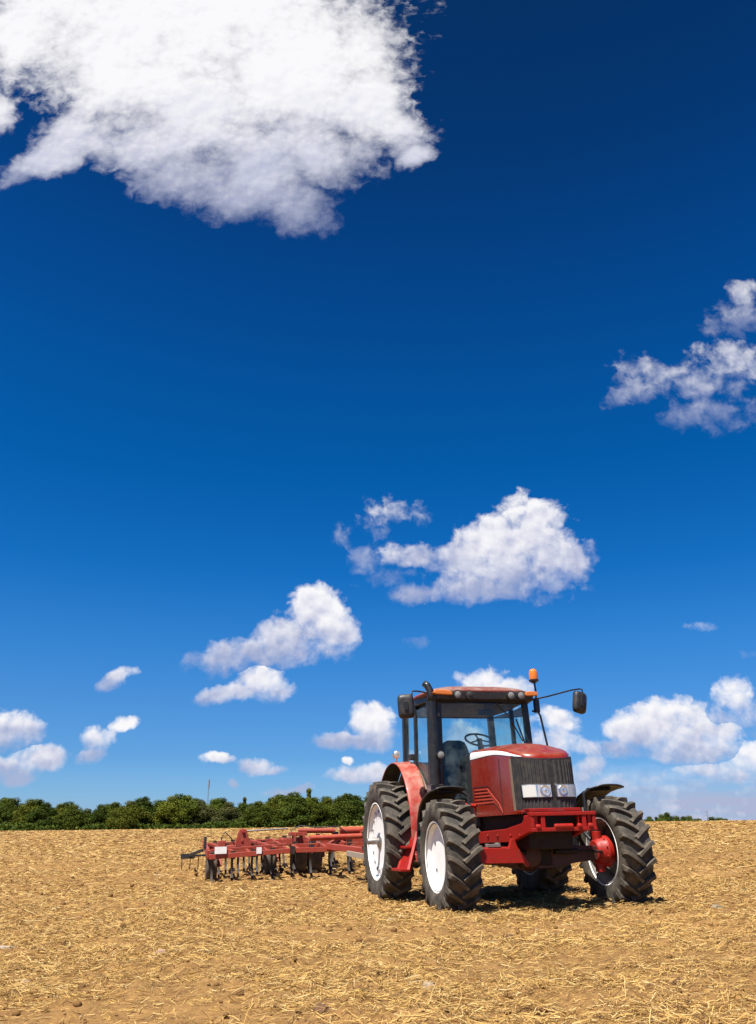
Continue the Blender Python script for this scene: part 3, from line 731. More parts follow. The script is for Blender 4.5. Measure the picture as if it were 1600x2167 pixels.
# nose infill below the grille joins the bumper
# decals and louvres sit on the hood skin
def hood_patch(name, quads, mat, parent, proud=0.004, n=16, solid=0.0):
    mb = MB()
    for (a0, a1, lo0, hi0, lo1, hi1) in quads:
        rows = []
        for k in range(n + 1):
            t = k / n; a = a0 + (a1 - a0) * t; lo = lo0 + (lo1 - lo0) * t; hi = hi0 + (hi1 - hi0) * t
            rows.append([hood_pt(a, lo + (hi - lo) * j / 4, proud) for j in range(5)])
        mb.grid(rows)
    return mb.build(name, mat, parent, solid=solid, smooth=60, recalc=True)
for m0 in (0, 1):
    f = (lambda a: a) if m0 == 0 else (lambda a: 1 - a)
    hood_patch('hood_stripe', [(f(0.002), f(0.30), 0.955, 1.45, 1.02, 1.32), (f(0.30), f(0.40), 1.02, 1.32, 1.16, 1.20)], M['stripe'], hood)
    for k in range(5):
        z = 0.42 - k * 0.055
        hood_patch('louvre', [(f(0.015), f(0.13 + 0.012 * k), z, z + 0.026, z, z + 0.026), (f(0.13 + 0.012 * k), f(0.215 + 0.006 * k), z, z + 0.026, z - 0.26 + 0.02 * k, z - 0.225 + 0.02 * k)], M['louvre'], hood, 0.006, 10, 0.006)
    hood_patch('hood_seam', [(f(0.005), f(0.14), 0.475, 0.487, 0.475, 0.487), (f(0.14), f(0.225), 0.475, 0.487, 0.18, 0.192)], M['black'], hood, 0.003, 10)
    hood_patch('hood_seam', [(f(0.236), f(0.241), 0.02, 0.93, 0.02, 0.93)], M['black'], hood, 0.002, 2)
    hood_patch('grille_trim', [(f(0.318), f(0.340), 0.05, 0.96, 0.05, 0.96)], M['dust_body'], hood, 0.004, 6)

# grille: dark bowed panel with vertical ribs
mb = MB(); rows = []
aa = np.linspace(0.342, 0.658, 127)
for L in np.linspace(0.06, 1.0, 26):
    rows.append([hood_pt(a, L, 0.010 + (0.012 if (i // 3) % 2 == 0 else 0.0)) for i, a in enumerate(aa)])
mb.grid(rows); grille = mb.build('grille', M['grille'], T, smooth=25)
hood_patch('grille_edge', [(0.340, 0.660, 1.0, 1.10, 1.0, 1.10)], M['black'], grille, 0.012, 40)
hood_patch('grille_edge', [(0.340, 0.660, 0.03, 0.065, 0.03, 0.065)], M['red'], grille, 0.03, 40)

def a_of_x(x):
    lo, hi = 0.3, 0.7
    for _ in range(40):
        mid = (lo + hi) / 2
        if hood_plan(mid)[0] < x: lo = mid
        else: hi = mid
    return lo
def L_of_z(a, z):
    z0 = hood_pt(a, 0)[2]; z1 = hood_pt(a, 1)[2]; return (z - z0) / (z1 - z0)
for s in (-1, 1):
    x0, x1 = (-0.345, -0.035) if s < 0 else (0.035, 0.345)
    def lamp_pts(xa, xb, za, zb, pr, n=18):
        rows = []
        for k in range(n + 1):
            a = a_of_x(xa + (xb - xa) * k / n)
            rows.append([hood_pt(a, L_of_z(a, za + (zb - za) * j / 6), pr * (1 - 0.0 * j)) for j in range(7)])
        return rows
    h = MB(); h.grid(lamp_pts(x0 - 0.012, x1 + 0.012, 1.305, 1.478, 0.030)); hl = h.build('headlight', M['black'], T, solid=0.05, smooth=60)
    h = MB(); h.grid(lamp_pts(x0, x1, 1.318, 1.466, 0.036)); h.build('headlight_reflector', M['chrome'], hl, smooth=60)
    xm = x0 + (x1 - x0) * (0.46 if s < 0 else 0.54)
    for (p, q) in ((x0, xm - 0.003), (xm + 0.003, x1)):
        plain = s < 0 and p == x0
        h = MB(); rows = lamp_pts(p + 0.006, q - 0.006, 1.322, 1.462, 0.046); h.grid(rows); h.build('headlight_lens', M['lens_pale'] if plain else M['lens'], hl, solid=0.006, bevel=0.002, smooth=60)
    for xc in (((xm + x1) / 2,) if s < 0 else ((x0 + xm) / 2,)):
        a = a_of_x(xc); L = L_of_z(a, 1.39); p = Vector(hood_pt(a, L, 0.0))
        tu = (Vector(hood_pt(a + 0.004, L)) - Vector(hood_pt(a - 0.004, L))).normalized(); tv = (Vector(hood_pt(a, L + 0.02)) - Vector(hood_pt(a, L - 0.02))).normalized(); nn = tu.cross(tv).normalized()
        if nn.y > 0: nn = -nn
        h = MB(); rows = []
        for hh, r_ in ((0.038, 0.066), (0.0435, 0.062), (0.0385, 0.045), (0.037, 0.024), (0.042, 0.016), (0.042, 0.002)):
            rows.append([p + nn * hh + tu * (r_ * math.cos(t)) + tv * (r_ * math.sin(t)) for t in np.linspace(0, 2 * math.pi, 25)[:-1]])
        h.grid(rows, closed=True); h.build('lamp_bowl', M['chrome'], hl, smooth=50)

# ---- weight bracket below the grille
mb = MB(); yb = -3.60
z0, z1 = 0.915, 1.135
xs_ = [(-0.43, -0.385), (-0.30, -0.245), (0.245, 0.30), (0.385, 0.43)]
for (p, q) in xs_: mb.box(((p + q) / 2, yb, (z0 + z1) / 2), (q - p, 0.10, z1 - z0 - 0.084))
mb.box((0, yb - 0.004, z1 - 0.020), (0.864, 0.11, 0.044)); mb.box((0, yb - 0.004, z0 + 0.022), (0.864, 0.11, 0.044))
mb.box((-0.33, yb + 0.18, (z0 + z1) / 2 - 0.01), (0.07, 0.30, z1 - z0 - 0.03)); mb.box((0.33, yb + 0.18, (z0 + z1) / 2 - 0.01), (0.07, 0.30, z1 - z0 - 0.03))
for xk, w in ((-0.345, 0.075), (-0.01, 0.26), (0.20, 0.07), (0.345, 0.075)):
    mb.lathe([(xk - w / 2, 0.0), (xk - w / 2 + 0.012, 0.032), (xk + w / 2 - 0.012, 0.032), (xk + w / 2, 0.0)], 16, c=(0, yb - 0.045, z0 + 0.055))
bracket = mb.build('weight_bracket', M['red_cast'], T, bevel=0.008)
mb = MB(); mb.prism([(-0.36, 1.145), (0.34, 1.145), (0.33, 1.185), (-0.37, 1.185)], 'Y', -3.47, -3.2); mb.build('nose_sill', M['red_cast'], T, bevel=0.006)
mb = MB(); mb.box((0, -3.36, 1.03), (0.58, 0.06, 0.19)); mb.build('bumper_backing', M['chassis'], T, bevel=0.01)
# side rails from the bracket back to the engine
mb = MB()
for s in (-1, 1):
    mb.prism([(-3.62, 0.93), (-3.40, 0.90), (-2.9, 0.80), (-1.6, 0.78), (-1.6, 0.93), (-2.7, 0.96), (-3.25, 1.02), (-3.40, 1.10), (-3.62, 1.12)], 'X', s * 0.36 - 0.03, s * 0.36 + 0.03)
    for yk in (-3.2, -2.9, -2.45, -2.1): mb.lathe([(s * 0.39, 0.022), (s * 0.41, 0.022), (s * 0.41, 0)], 6, c=(0, yk, 0.88))
mb.build('frame_rail', M['red_cast'], T, bevel=0.01)
# engine, sump and gearbox
mb = MB(); mb.box((0, -2.3, 0.92), (0.60, 1.9, 0.42)); mb.box((0, -2.35, 1.22), (0.62, 1.5, 0.3)); mb.box((0, -1.0, 0.83), (0.58, 1.3, 0.55)); mb.box((0, -2.2, 0.64), (0.40, 1.2, 0.26)); mb.box((0, 0.05, 0.86), (0.70, 0.95, 0.66))
mb.tube([(-0.33, -2.6, 0.75), (-0.34, -1.2, 0.72)], 0.04); mb.tube([(0.33, -2.6, 0.75), (0.34, -1.2, 0.72)], 0.04)
mb.lathe([(-0.02, 0.09), (0.1, 0.12), (0.25, 0.12), (0.3, 0.05)], 20, c=(-0.1, -3.05, 0.98), axis='Y')
mb.build('engine_block', M['chassis'], T, bevel=0.02)
mb = MB(); mb.lathe([(-1.08, 0.14), (-0.62, 0.16), (-0.45, 0.27), (0.45, 0.27), (0.62, 0.16), (1.08, 0.14)], 28, c=(0, 0, RR_ * 0.94)); mb.build('rear_axle', M['chassis'], T)
# front axle: cast beam, differential, steering cylinder, hubs
az = RF * 0.94
mb = MB()
mb.prism([(-0.93, az - 0.09), (-0.5, az - 0.13), (-0.25, az - 0.18), (0.25, az - 0.18), (0.5, az - 0.13), (0.93, az - 0.09), (0.93, az + 0.07), (0.5, az + 0.09), (-0.5, az + 0.09), (-0.93, az + 0.07)], 'Y', FY - 0.09, FY + 0.09)
mb.lathe([(FY - 0.23, 0.06), (FY - 0.21, 0.13), (FY - 0.1, 0.19), (FY + 0.2, 0.17), (FY + 0.3, 0.08)], 28, c=(-0.12, 0, az - 0.02), axis='Y')
mb.box((0, FY, az + 0.16), (0.42, 0.5, 0.16))
axle = mb.build('front_axle', M['axle'], T, bevel=0.012)
for s in (-1, 1):
    h = MB(); h.lathe([(s * 0.86, 0.13), (s * 0.90, 0.165), (s * 0.98, 0.175), (s * 1.0, 0.195), (s * 1.06, 0.195), (s * 1.07, 0.16), (s * 1.12, 0.15)], 36, c=(0, FY, az))
    h.tube([(s * 0.93, FY, az - 0.25), (s * 0.93, FY, az + 0.25)], 0.062, 16)
    for k in range(10):
        a = 2 * math.pi * k / 10; h.lathe([(s * 1.0 - 0.02 * s, 0.014), (s * 0.965, 0.014), (s * 0.965, 0)], 6, c=(0, FY + 0.182 * math.sin(a), az + 0.182 * math.cos(a)))
    h.build('final_drive', M['red_cast'], axle, bevel=0.004)
    st = MB(); st.tube([(s * 0.20, FY - 0.20, az + 0.02), (s * 0.52, FY - 0.20, az + 0.02)], 0.035, 14); st.tube([(s * 0.5, FY - 0.20, az + 0.02), (s * 0.9, FY - 0.16, az + 0.0)], 0.016, 10)
    st.build('steering_cylinder', M['chassis'], axle)
# lit red guard plate left of the axle
mb = MB(); mb.prism([(-0.88, 0.565), (-0.30, 0.555), (-0.245, 0.50), (-0.22, 0.545), (-0.335, 0.715), (-0.36, 0.735), (-0.40, 0.84), (-0.44, 0.845), (-0.485, 0.735), (-0.90, 0.745)], 'Y', -3.02, -2.97)
mb.prism([(-0.90, 0.735), (-0.36, 0.735), (-0.36, 0.748), (-0.90, 0.748)], 'Y', -2.968, -2.80)
mb.build('axle_guard', M['red_cast'], T, bevel=0.008)
mb = MB(); mb.box((-0.66, -2.93, 0.768), (0.16, 0.12, 0.036)); mb.lathe([(0.75, 0.04), (0.80, 0.04), (0.80, 0)], 12, c=(-0.6, -2.93, 0), axis='Z'); mb.lathe([(0.75, 0.026), (0.79, 0.026), (0.79, 0)], 12, c=(-0.74, -2.93, 0), axis='Z'); mb.build('hose_coupling', M['steel'], T, bevel=0.004)

# ---- front fenders
def front_fender(s):
    x0, x1 = s * 0.93, s * 1.36
    prof = [(-0.14, 0.845), (-0.05, 0.838), (0.08, 0.828), (0.25, 0.805), (0.45, 0.745), (0.62, 0.64), (0.74, 0.47), (0.79, 0.28), (0.80, 0.05), (0.78, -0.12)]
    pts = []
    for k in range(len(prof) - 1):
        for t in (0, 0.34, 0.67): pts.append(tuple(prof[k][i] * (1 - t) + prof[k + 1][i] * t for i in (0, 1)))
    pts.append(prof[-1])
    rows = []
    for (yy, zz) in pts:
        n = math.hypot(yy, zz); row = []
        for j in range(9):
            u = j / 8; x = x0 + (x1 - x0) * u; drop = 0.035 * (abs(u - 0.5) * 2) ** 3
            row.append((x, FY + yy - yy / n * drop, az + zz - zz / n * drop))
        rows.append(row)
    mb = MB(); mb.grid(rows); o = mb.build('front_fender', M['black'], T, solid=0.018, smooth=50)
    b = MB(); b.tube([(s * 0.93, FY, az + 0.2), (s * 0.82, FY + 0.03, az + 0.40), (s * 0.84, FY + 0.06, az + 0.73), (s * 0.92, FY + 0.08, az + 0.785), (s * 1.25, FY + 0.08, az + 0.785)], 0.024, 8)
    b.tube([(s * 0.93, FY + 0.1, az + 0.1), (s * 0.86, FY + 0.40, az + 0.35), (s * 0.94, FY + 0.68, az + 0.47), (s * 1.25, FY + 0.70, az + 0.47)], 0.022, 8)
    b.build('fender_bracket', M['black_metal'], o)
front_fender(-1); front_fender(1)

# ---- rear fenders
RZ = RR_ * 0.94
def inward(o, mat):
    """the second face of a solidified sheet gets its own material"""
    o.data.materials.append(mat); m_ = o.modifiers['thick']; m_.material_offset = 1
    c = Vector((0, 0.0, RZ)); p = o.data.polygons[len(o.data.polygons) // 2]
    out = p.normal.dot(p.center - Vector((p.center.x, 0, RZ)))
    if out < 0: o.data.flip_normals()
    m_.offset = -1
def rear_fender(s):
    prof = []
    for d in range(-72, 97, 6):
        a = R(d); r = 1.19 if d < 25 else 1.19 - 0.12 * ((d - 25) / 70)
        prof.append((-r * math.sin(a) * 0.96, RZ + r * math.cos(a)))
    rows = []
    for (yy, zz) in prof:
        row = []
        dy_, dz_ = -yy, RZ - zz; n = math.hypot(dy_, dz_); dy_ /= n; dz_ /= n
        for x, dr in ((0.865, 0.012), (0.885, 0.0), (0.92, 0.0), (1.0, 0.004), (1.10, 0.008), (1.15, 0.012), (1.17, 0.02)):
            row.append((s * x, yy + dy_ * dr, zz + dz_ * dr))
        rows.append(row)
    mb = MB(); mb.grid(rows); o = mb.build('rear_fender', M['red_fender'], T, solid=0.014, smooth=45)
    inward(o, M['black'])
    # dusty inner panel closing the fender against the cab
    rows = []
    for (yy, zz) in prof:
        dy_, dz_ = -yy, RZ - zz; n = math.hypot(dy_, dz_); dy_ /= n; dz_ /= n
        rows.append([(s * x, yy + dy_ * dr, zz + dz_ * dr) for x, dr in ((0.74, 0.03), (0.80, 0.026), (0.864, 0.024))])
    mb = MB(); mb.grid(rows); mb.build('fender_shoulder', M['dust_body'], o, solid=0.012, smooth=45)
    p = [(y, z) for (y, z) in prof]; mb = MB(); mb.prism(p + [(prof[-1][0] * 0.2 + 0.2, 0.80), (prof[0][0] * 0.6, 0.9)], 'X', s * 0.735, s * 0.76)
    mb.build('fender_panel', M['dust_body'], o, smooth=30)
    l = MB(); l.tube([(s * 1.08, 0.02, 2.0), (s * 1.08, 0.0, 2.10)], 0.016, 8); l.lathe([(-0.07, 0.02), (-0.05, 0.055), (0.0, 0.065), (0.03, 0.06), (0.035, 0.0)], 20, c=(s * 1.08, 0.0, 2.145), axis='Y')
    l.build('fender_lamp', M['black'] if s > 0 else M['chrome'], o)
    if s < 0:
        l = MB(); l.lathe([(-0.075, 0.0), (-0.07, 0.05), (-0.06, 0.052)], 20, c=(s * 1.08, 0.0, 2.145), axis='Y'); l.build('lamp_lens', M['lens'], o)
    k = MB(); k.box((s * 0.88, -0.32, 2.075), (0.14, 0.10, 0.09)); k.tube([(s * 0.86, -0.3, 1.97), (s * 0.86, -0.3, 2.06)], 0.02, 8); k.build('side_marker', M['black'], o, bevel=0.02)
rear_fender(-1); rear_fender(1)

# ---- cab
cab = MB()
FB, FT = (0.755, -1.25, 1.36), (0.715, -1.20, 2.95)
BB, BT = (0.865, -0.38, 1.36), (0.835, -0.38, 2.95)
CB, CT = (0.80, 0.42, 1.36), (0.78, 0.42, 2.95)
def P3(p, s): return Vector((s * p[0], p[1], p[2]))
for s in (-1, 1):
    cab.beam(P3(FB, s), P3(FT, s), 0.085, 0.10, up=(0, 1, 0)); cab.beam(P3(BB, s), P3(BT, s), 0.055, 0.085, up=(0, 1, 0)); cab.beam(P3(CB, s), P3(CT, s), 0.10, 0.10, up=(0, 1, 0))
    # sills and headers
    for a, b in ((FB, BB), (BB, CB)): cab.beam(P3(a, s), P3(b, s), 0.06, 0.08)
    for a, b in ((FT, BT), (BT, CT)): cab.beam(P3(a, s) - Vector((0, 0, 0.03)), P3(b, s) - Vector((0, 0, 0.03)), 0.06, 0.12)
cab.beam((-0.72, -1.20, 2.87), (0.72, -1.20, 2.87), 0.06, 0.16); cab.beam((-0.78, 0.42, 2.85), (0.78, 0.42, 2.85), 0.06, 0.12)
cab.beam((-0.75, -1.25, 1.36), (0.75, -1.25, 1.36), 0.06, 0.10); cab.beam((-0.78, 0.42, 2.02), (0.78, 0.42, 2.02), 0.05, 0.07)
cab_frame = cab.build('cab_frame', M['black_metal'], T, bevel=0.014)
mb = MB(); mb.prism([(-0.74, -1.22), (0.74, -1.22), (0.83, -0.38), (0.77, 0.40), (-0.77, 0.40), (-0.83, -0.38)], 'Z', 1.22, 1.30); mb.box((0, 0.40, 1.66), (1.5, 0.03, 0.68)); mb.box((0, 0.05, 1.45), (0.9, 0.6, 0.3))
mb.build('cab_floor', M['black'], T)
mb = MB(); mb.prism([(-0.70, -1.16), (0.70, -1.16), (0.80, -0.38), (0.74, 0.38), (-0.74, 0.38), (-0.80, -0.38)], 'Z', 2.80, 2.955); mb.build('headliner', M['black'], T, bevel=0.02)
# dusty outer B-post trim behind the left door
def pane(name, pts, bow=(0, 0, 0), n=10):
    a, b, c, d = [Vector(p) for p in pts]; bw = Vector(bow); rows = []
    for i in range(n + 1):
        u = i / n; row = []
        for j in range(n + 1):
            v = j / n; p = (a * (1 - u) + b * u) * (1 - v) + (d * (1 - u) + c * u) * v
            row.append(p + bw * (4 * u * (1 - u)))
        rows.append(row)
    return MB().grid(rows).build(name, M['glass'], T, smooth=60)
pane('windscreen', [(-0.72, -1.27, 1.40), (0.72, -1.27, 1.40), (0.68, -1.215, 2.80), (-0.68, -1.215, 2.80)], (0, -0.07, 0))
for s in (-1, 1):
    d = pane('door_window', [(s * 0.775, -1.20, 1.40), (s * 0.868, -0.42, 1.40), (s * 0.838, -0.42, 2.80), (s * 0.735, -1.16, 2.80)], (s * 0.02, 0, 0))
    h = MB(); h.tube([(s * 0.885, -0.52, 1.62), (s * 0.905, -0.56, 1.62), (s * 0.905, -0.56, 1.85), (s * 0.885, -0.52, 1.85)], 0.012, 8); h.build('door_handle', M['black_metal'], d)
    pane('rear_side_window', [(s * 0.868, -0.33, 1.62), (s * 0.806, 0.36, 1.95), (s * 0.785, 0.36, 2.80), (s * 0.838, -0.33, 2.80)])
pane('rear_window', [(-0.72, 0.43, 2.05), (0.72, 0.43, 2.05), (0.72, 0.43, 2.80), (-0.72, 0.43, 2.80)])
# roof: domed cap with a visor that carries the lamps
rows = []
def roof_outline(ins, n=48):
    pts = []
    for k in range(n):
        t = 2 * math.pi * k / n; c, s_ = math.cos(t), math.sin(t); e = 0.42
        x = math.copysign(abs(c) ** e, c) * (0.875 - ins); y = math.copysign(abs(s_) ** e, s_) * (1.0 - ins)
        pts.append((x * (1.0 - 0.05 * (y < 0) * 0), -0.41 + y))
    return pts
for (z, ins) in ((2.962, 0.05), (2.968, 0.015), (2.985, 0.0), (3.005, 0.004), (3.022, 0.025), (3.045, 0.07), (3.070, 0.15), (3.097, 0.28), (3.12, 0.45), (3.134, 0.62), (3.138, 0.80)):
    rows.append([(x, y, z - 0.02 * max(0, (-0.41 - y)) - 0.012 * (y + 0.41) ** 2) for (x, y) in roof_outline(ins)])
mb = MB(); mb.grid(rows, closed=True); n = 48
mb.f.append(tuple((len(rows) - 1) * n + j for j in range(n))); mb.f.append(tuple(range(n - 1, -1, -1)))
roof = mb.build('cab_roof', M['roof'], T, smooth=55)
mb = MB(); mb.prism([(-1.395, 2.83), (-1.19, 2.80), (-1.19, 2.965), (-1.38, 2.965), (-1.41, 2.955)], 'X', -0.80, 0.80); mb.build('roof_visor', M['black'], roof, bevel=0.02)
for x in (-0.475, -0.275, 0.40, 0.565):
    lit_ = x in (-0.475,)
    h = MB(); h.lathe([(-1.38, 0.055), (-1.44, 0.066), (-1.465, 0.066), (-1.465, 0.055)], 24, c=(x, 0, 2.895), axis='Y'); wl = h.build('work_lamp', M['black'], roof)
    h = MB(); h.lathe([(-1.462, 0.054), (-1.474, 0.035), (-1.476, 0.0)], 24, c=(x, 0, 2.895), axis='Y'); h.build('lamp_lens', M['lens'] if x != -0.275 else M['grille'], wl)
    h = MB(); h.lathe([(-1.455, 0.054), (-1.41, 0.02), (-1.41, 0.0)], 24, c=(x, 0, 2.895), axis='Y'); h.build('lamp_bowl', M['chrome'], wl)
for s in (-1, 1):
    h = MB(); rows = []
    w0, w1 = (0.545, 0.86)
    mbp = [(w0, 2.907), (w0 + 0.03, 2.950), (w0 + 0.14, 2.967), (w1 - 0.03, 2.960), (w1, 2.930), (w1 - 0.02, 2.900), (w0 + 0.02, 2.887)] if s < 0 else [(0.645, 2.907), (0.66, 2.950), (0.74, 2.965), (0.84, 2.957), (0.862, 2.930), (0.85, 2.897), (0.66, 2.887)]
    h.prism([(s * p[0], p[1]) for p in mbp], 'Y', -1.452, -1.36); h.build('turn_indicator', M['amber'], roof, bevel=0.014)

# interior
mb = MB(); mb.box((0, -0.12, 1.76), (0.52, 0.50, 0.15)); mb.box((0, -0.10, 1.58), (0.3, 0.36, 0.22)); mb.build('seat_cushion', M['seat'], T, bevel=0.05)
rows = []
for (z, w, y, th) in ((1.80, 0.25, 0.12, 0.06), (1.95, 0.26, 0.14, 0.07), (2.15, 0.255, 0.17, 0.07), (2.28, 0.23, 0.19, 0.06), (2.36, 0.19, 0.20, 0.05), (2.39, 0.12, 0.205, 0.03)):
    rows.append([(math.copysign(abs(math.cos(t)) ** 0.5, math.cos(t)) * w, y + math.sin(t) * th, z) for t in np.linspace(0, 2 * math.pi, 25)[:-1]])
mb = MB(); mb.grid(rows, closed=True); mb.f.append(tuple(range(23, -1, -1))); mb.f.append(tuple(5 * 24 + j for j in range(24))); mb.build('seat_backrest', M['seat'], T, smooth=60)
for s in (-1, 1):
    mb = MB(); mb.box((s * 0.33, -0.12, 1.95), (0.08, 0.36, 0.07)); mb.build('armrest', M['seat'], T, bevel=0.025)
swc = Vector((0.10, -0.74, 2.30)); tiltm = Matrix.Rotation(R(30), 3, 'X')
mb = MB(); pts = [swc + tiltm @ Vector((0.225 * math.cos(t), 0.225 * math.sin(t), 0)) for t in np.linspace(0, 2 * math.pi, 37)]
mb.tube(pts, 0.016, 10, caps=False)
for t in (R(90), R(210), R(330)): mb.tube([swc, swc + tiltm @ Vector((0.2 * math.cos(t), 0.2 * math.sin(t), 0))], 0.012, 8)
mb.lathe([(-0.02, 0.05), (0.02, 0.045), (0.025, 0.0)], 16, c=tuple(swc), axis='Z')
sw = mb.build('steering_wheel', M['black'], T)
mb = MB(); mb.tube([swc, (0.09, -0.90, 1.95), (0.06, -0.98, 1.32)], [0.035, 0.07, 0.11], 14); mb.build('steering_column', M['black'], T)
mb = MB(); mb.prism([(-1.16, 1.32), (-0.86, 1.32), (-0.84, 1.85), (-0.90, 2.0), (-1.10, 1.97), (-1.17, 1.85)], 'X', -0.28, 0.32); mb.build('dashboard', M['black'], T, bevel=0.04)
mb = MB(); mb.box((0.52, 0.0, 1.75), (0.2, 0.7, 0.45)); mb.tube([(0.5, -0.2, 1.95), (0.5, -0.27, 2.14)], 0.012, 8); mb.tube([(0.56, -0.1, 1.95), (0.57, -0.15, 2.10)], 0.012, 8); mb.build('side_console', M['black'], T, bevel=0.04)
mb = MB(); mb.box((0.38, -0.55, 2.40), (0.05, 0.03, 0.16)); mb.tube([(0.38, -0.55, 2.33), (0.40, -0.75, 1.95)], 0.010, 8); mb.build('control_lever', M['black'], T, bevel=0.01)
mb = MB(); mb.tube([(0.20, -1.315, 2.78), (0.38, -1.33, 2.60), (0.60, -1.30, 2.22)], 0.010, 8); mb.beam((0.50, -1.335, 2.55), (0.66, -1.30, 2.10), 0.012, 0.02); mb.build('wiper', M['black_metal'], T)
mb = MB(); mb.box((0.12, -1.0, 2.70), (0.22, 0.03, 0.09)); mb.tube([(0.12, -1.0, 2.72), (0.12, -1.05, 2.82)], 0.01, 8); mb.build('rear_view_mirror', M['black'], T, bevel=0.01)

# exhaust stack on the left front post
mb = MB(); mb.tube([(-0.865, -1.33, 1.20), (-0.865, -1.33, 1.62), (-0.868, -1.33, 2.80)], [0.072, 0.085, 0.078], 20)
ex = mb.build('exhaust', M['black_metal'], T, smooth=50)
mb = MB(); mb.tube([(-0.868, -1.33, 2.78), (-0.868, -1.33, 2.90), (-0.875, -1.32, 2.97), (-0.905, -1.29, 3.05), (-0.945, -1.26, 3.09)], [0.058, 0.056, 0.056, 0.054, 0.05], 16, caps=False); mb.build('exhaust_tip', M['black_metal'], ex, solid=0.006)
mb = MB(); mb.build('exhaust_bracket', M['black_metal'], ex, bevel=0.012) if mb.v else None
for zc_, sz_ in ((1.95, (0.12, 0.12, 0.10)), (2.6, (0.12, 0.12, 0.06)), (1.42, (0.20, 0.22, 0.36))):
    MB().box((-0.80 - (0.055 if zc_ < 1.5 else 0), -1.30, zc_), sz_).build('exhaust_bracket', M['black_metal'], ex, bevel=0.012)
mb = MB(); mb.lathe([(-1.38, 0.03), (-1.45, 0.06), (-1.475, 0.062), (-1.478, 0.054)], 24, c=(-0.80, 0, 2.005), axis='Y'); pl = mb.build('post_lamp', M['black'], T)
mb = MB(); mb.lathe([(-1.474, 0.055), (-1.486, 0.035), (-1.488, 0)], 24, c=(-0.80, 0, 2.005), axis='Y'); mb.build('lamp_lens', M['lens'], pl)

# mirrors on bent arms
def mirror(c, w, h, rotz, tilt, arm, lbl=None):
    m_ = Matrix.Rotation(R(rotz), 3, 'Z') @ Matrix.Rotation(R(tilt), 3, 'Y'); rows = []
    for (yy, k) in ((-0.05, 0.55), (-0.045, 0.80), (-0.02, 0.96), (0.02, 1.0), (0.035, 1.0), (0.038, 0.93)):
        row = []
        for t in np.linspace(0, 2 * math.pi, 33)[:-1]:
            row.append(Vector(c) + m_ @ Vector((math.copysign(abs(math.cos(t)) ** 0.4, math.cos(t)) * w / 2 * k, yy, math.copysign(abs(math.sin(t)) ** 0.4, math.sin(t)) * h / 2 * k)))
        rows.append(row)
    mb = MB(); mb.grid(rows, closed=True); mb.f.append(tuple(range(31, -1, -1))); o = mb.build('mirror', M['black'], T, smooth=45)
    g = MB(); f = [Vector(c) + m_ @ Vector((math.copysign(abs(math.cos(t)) ** 0.4, math.cos(t)) * w / 2 * 0.93, 0.037, math.copysign(abs(math.sin(t)) ** 0.4, math.sin(t)) * h / 2 * 0.93)) for t in np.linspace(0, 2 * math.pi, 33)[:-1]]
    g.add(f, [tuple(range(32))]); g.build('mirror_glass', M['mirror_face'], o)
    a = MB(); a.tube(arm, 0.013, 8); a.box(Vector(c) + m_ @ Vector((0.0, -0.055, 0.0)), (0.06, 0.03, 0.13), m_); a.build('mirror_arm', M['black_metal'], o, bevel=0.004)
mirror((-1.26, -1.30, 2.735), 0.25, 0.36, -14, -3, [(-0.80, -1.32, 2.90), (-0.98, -1.34, 2.94), (-1.10, -1.35, 2.955), (-1.17, -1.35, 2.95), (-1.18, -1.36, 2.88), (-1.18, -1.355, 2.74)])
mirror((1.635, -1.32, 2.82), 0.25, 0.345, 16, 12, [(0.86, -1.33, 2.86), (1.08, -1.33, 2.905), (1.30, -1.33, 2.96), (1.50, -1.33, 3.01), (1.64, -1.34, 3.03), (1.675, -1.355, 3.02), (1.68, -1.365, 2.94), (1.64, -1.365, 2.83)])
# beacon
mb = MB(); mb.tube([(0.865, -1.33, 2.86), (0.885, -1.33, 2.92), (0.87, -1.33, 3.13)], 0.016, 10); mb.lathe([(3.115, 0.04), (3.13, 0.055), (3.14, 0.078), (3.165, 0.078), (3.165, 0.0)], 24, c=(0.865, -1.33, 0), axis='Z'); mb.box((0.87, -1.33, 2.76), (0.07, 0.08, 0.22)); bc = mb.build('beacon', M['black_metal'], T)
mb = MB(); mb.lathe([(3.165, 0.070), (3.19, 0.073), (3.25, 0.070), (3.295, 0.064), (3.322, 0.05), (3.336, 0.025), (3.34, 0.0)], 28, c=(0.865, -1.33, 0), axis='Z'); mb.build('beacon_lens', M['amber'], bc, smooth=60)
# grab rails
mb = MB(); mb.tube([(0.80, -1.30, 2.68), (0.89, -1.32, 2.665), (0.925, -1.32, 2.60), (1.01, -1.32, 2.05), (0.98, -1.3, 1.95)], 0.016, 10); mb.build('grab_rail', M['black_metal'], T)
mb = MB(); mb.tube([(-0.80, -1.12, 1.50), (-0.885, -1.12, 1.52), (-0.875, -1.12, 2.3), (-0.79, -1.12, 2.32)], 0.014, 10); mb.build('grab_rail', M['black_metal'], T)

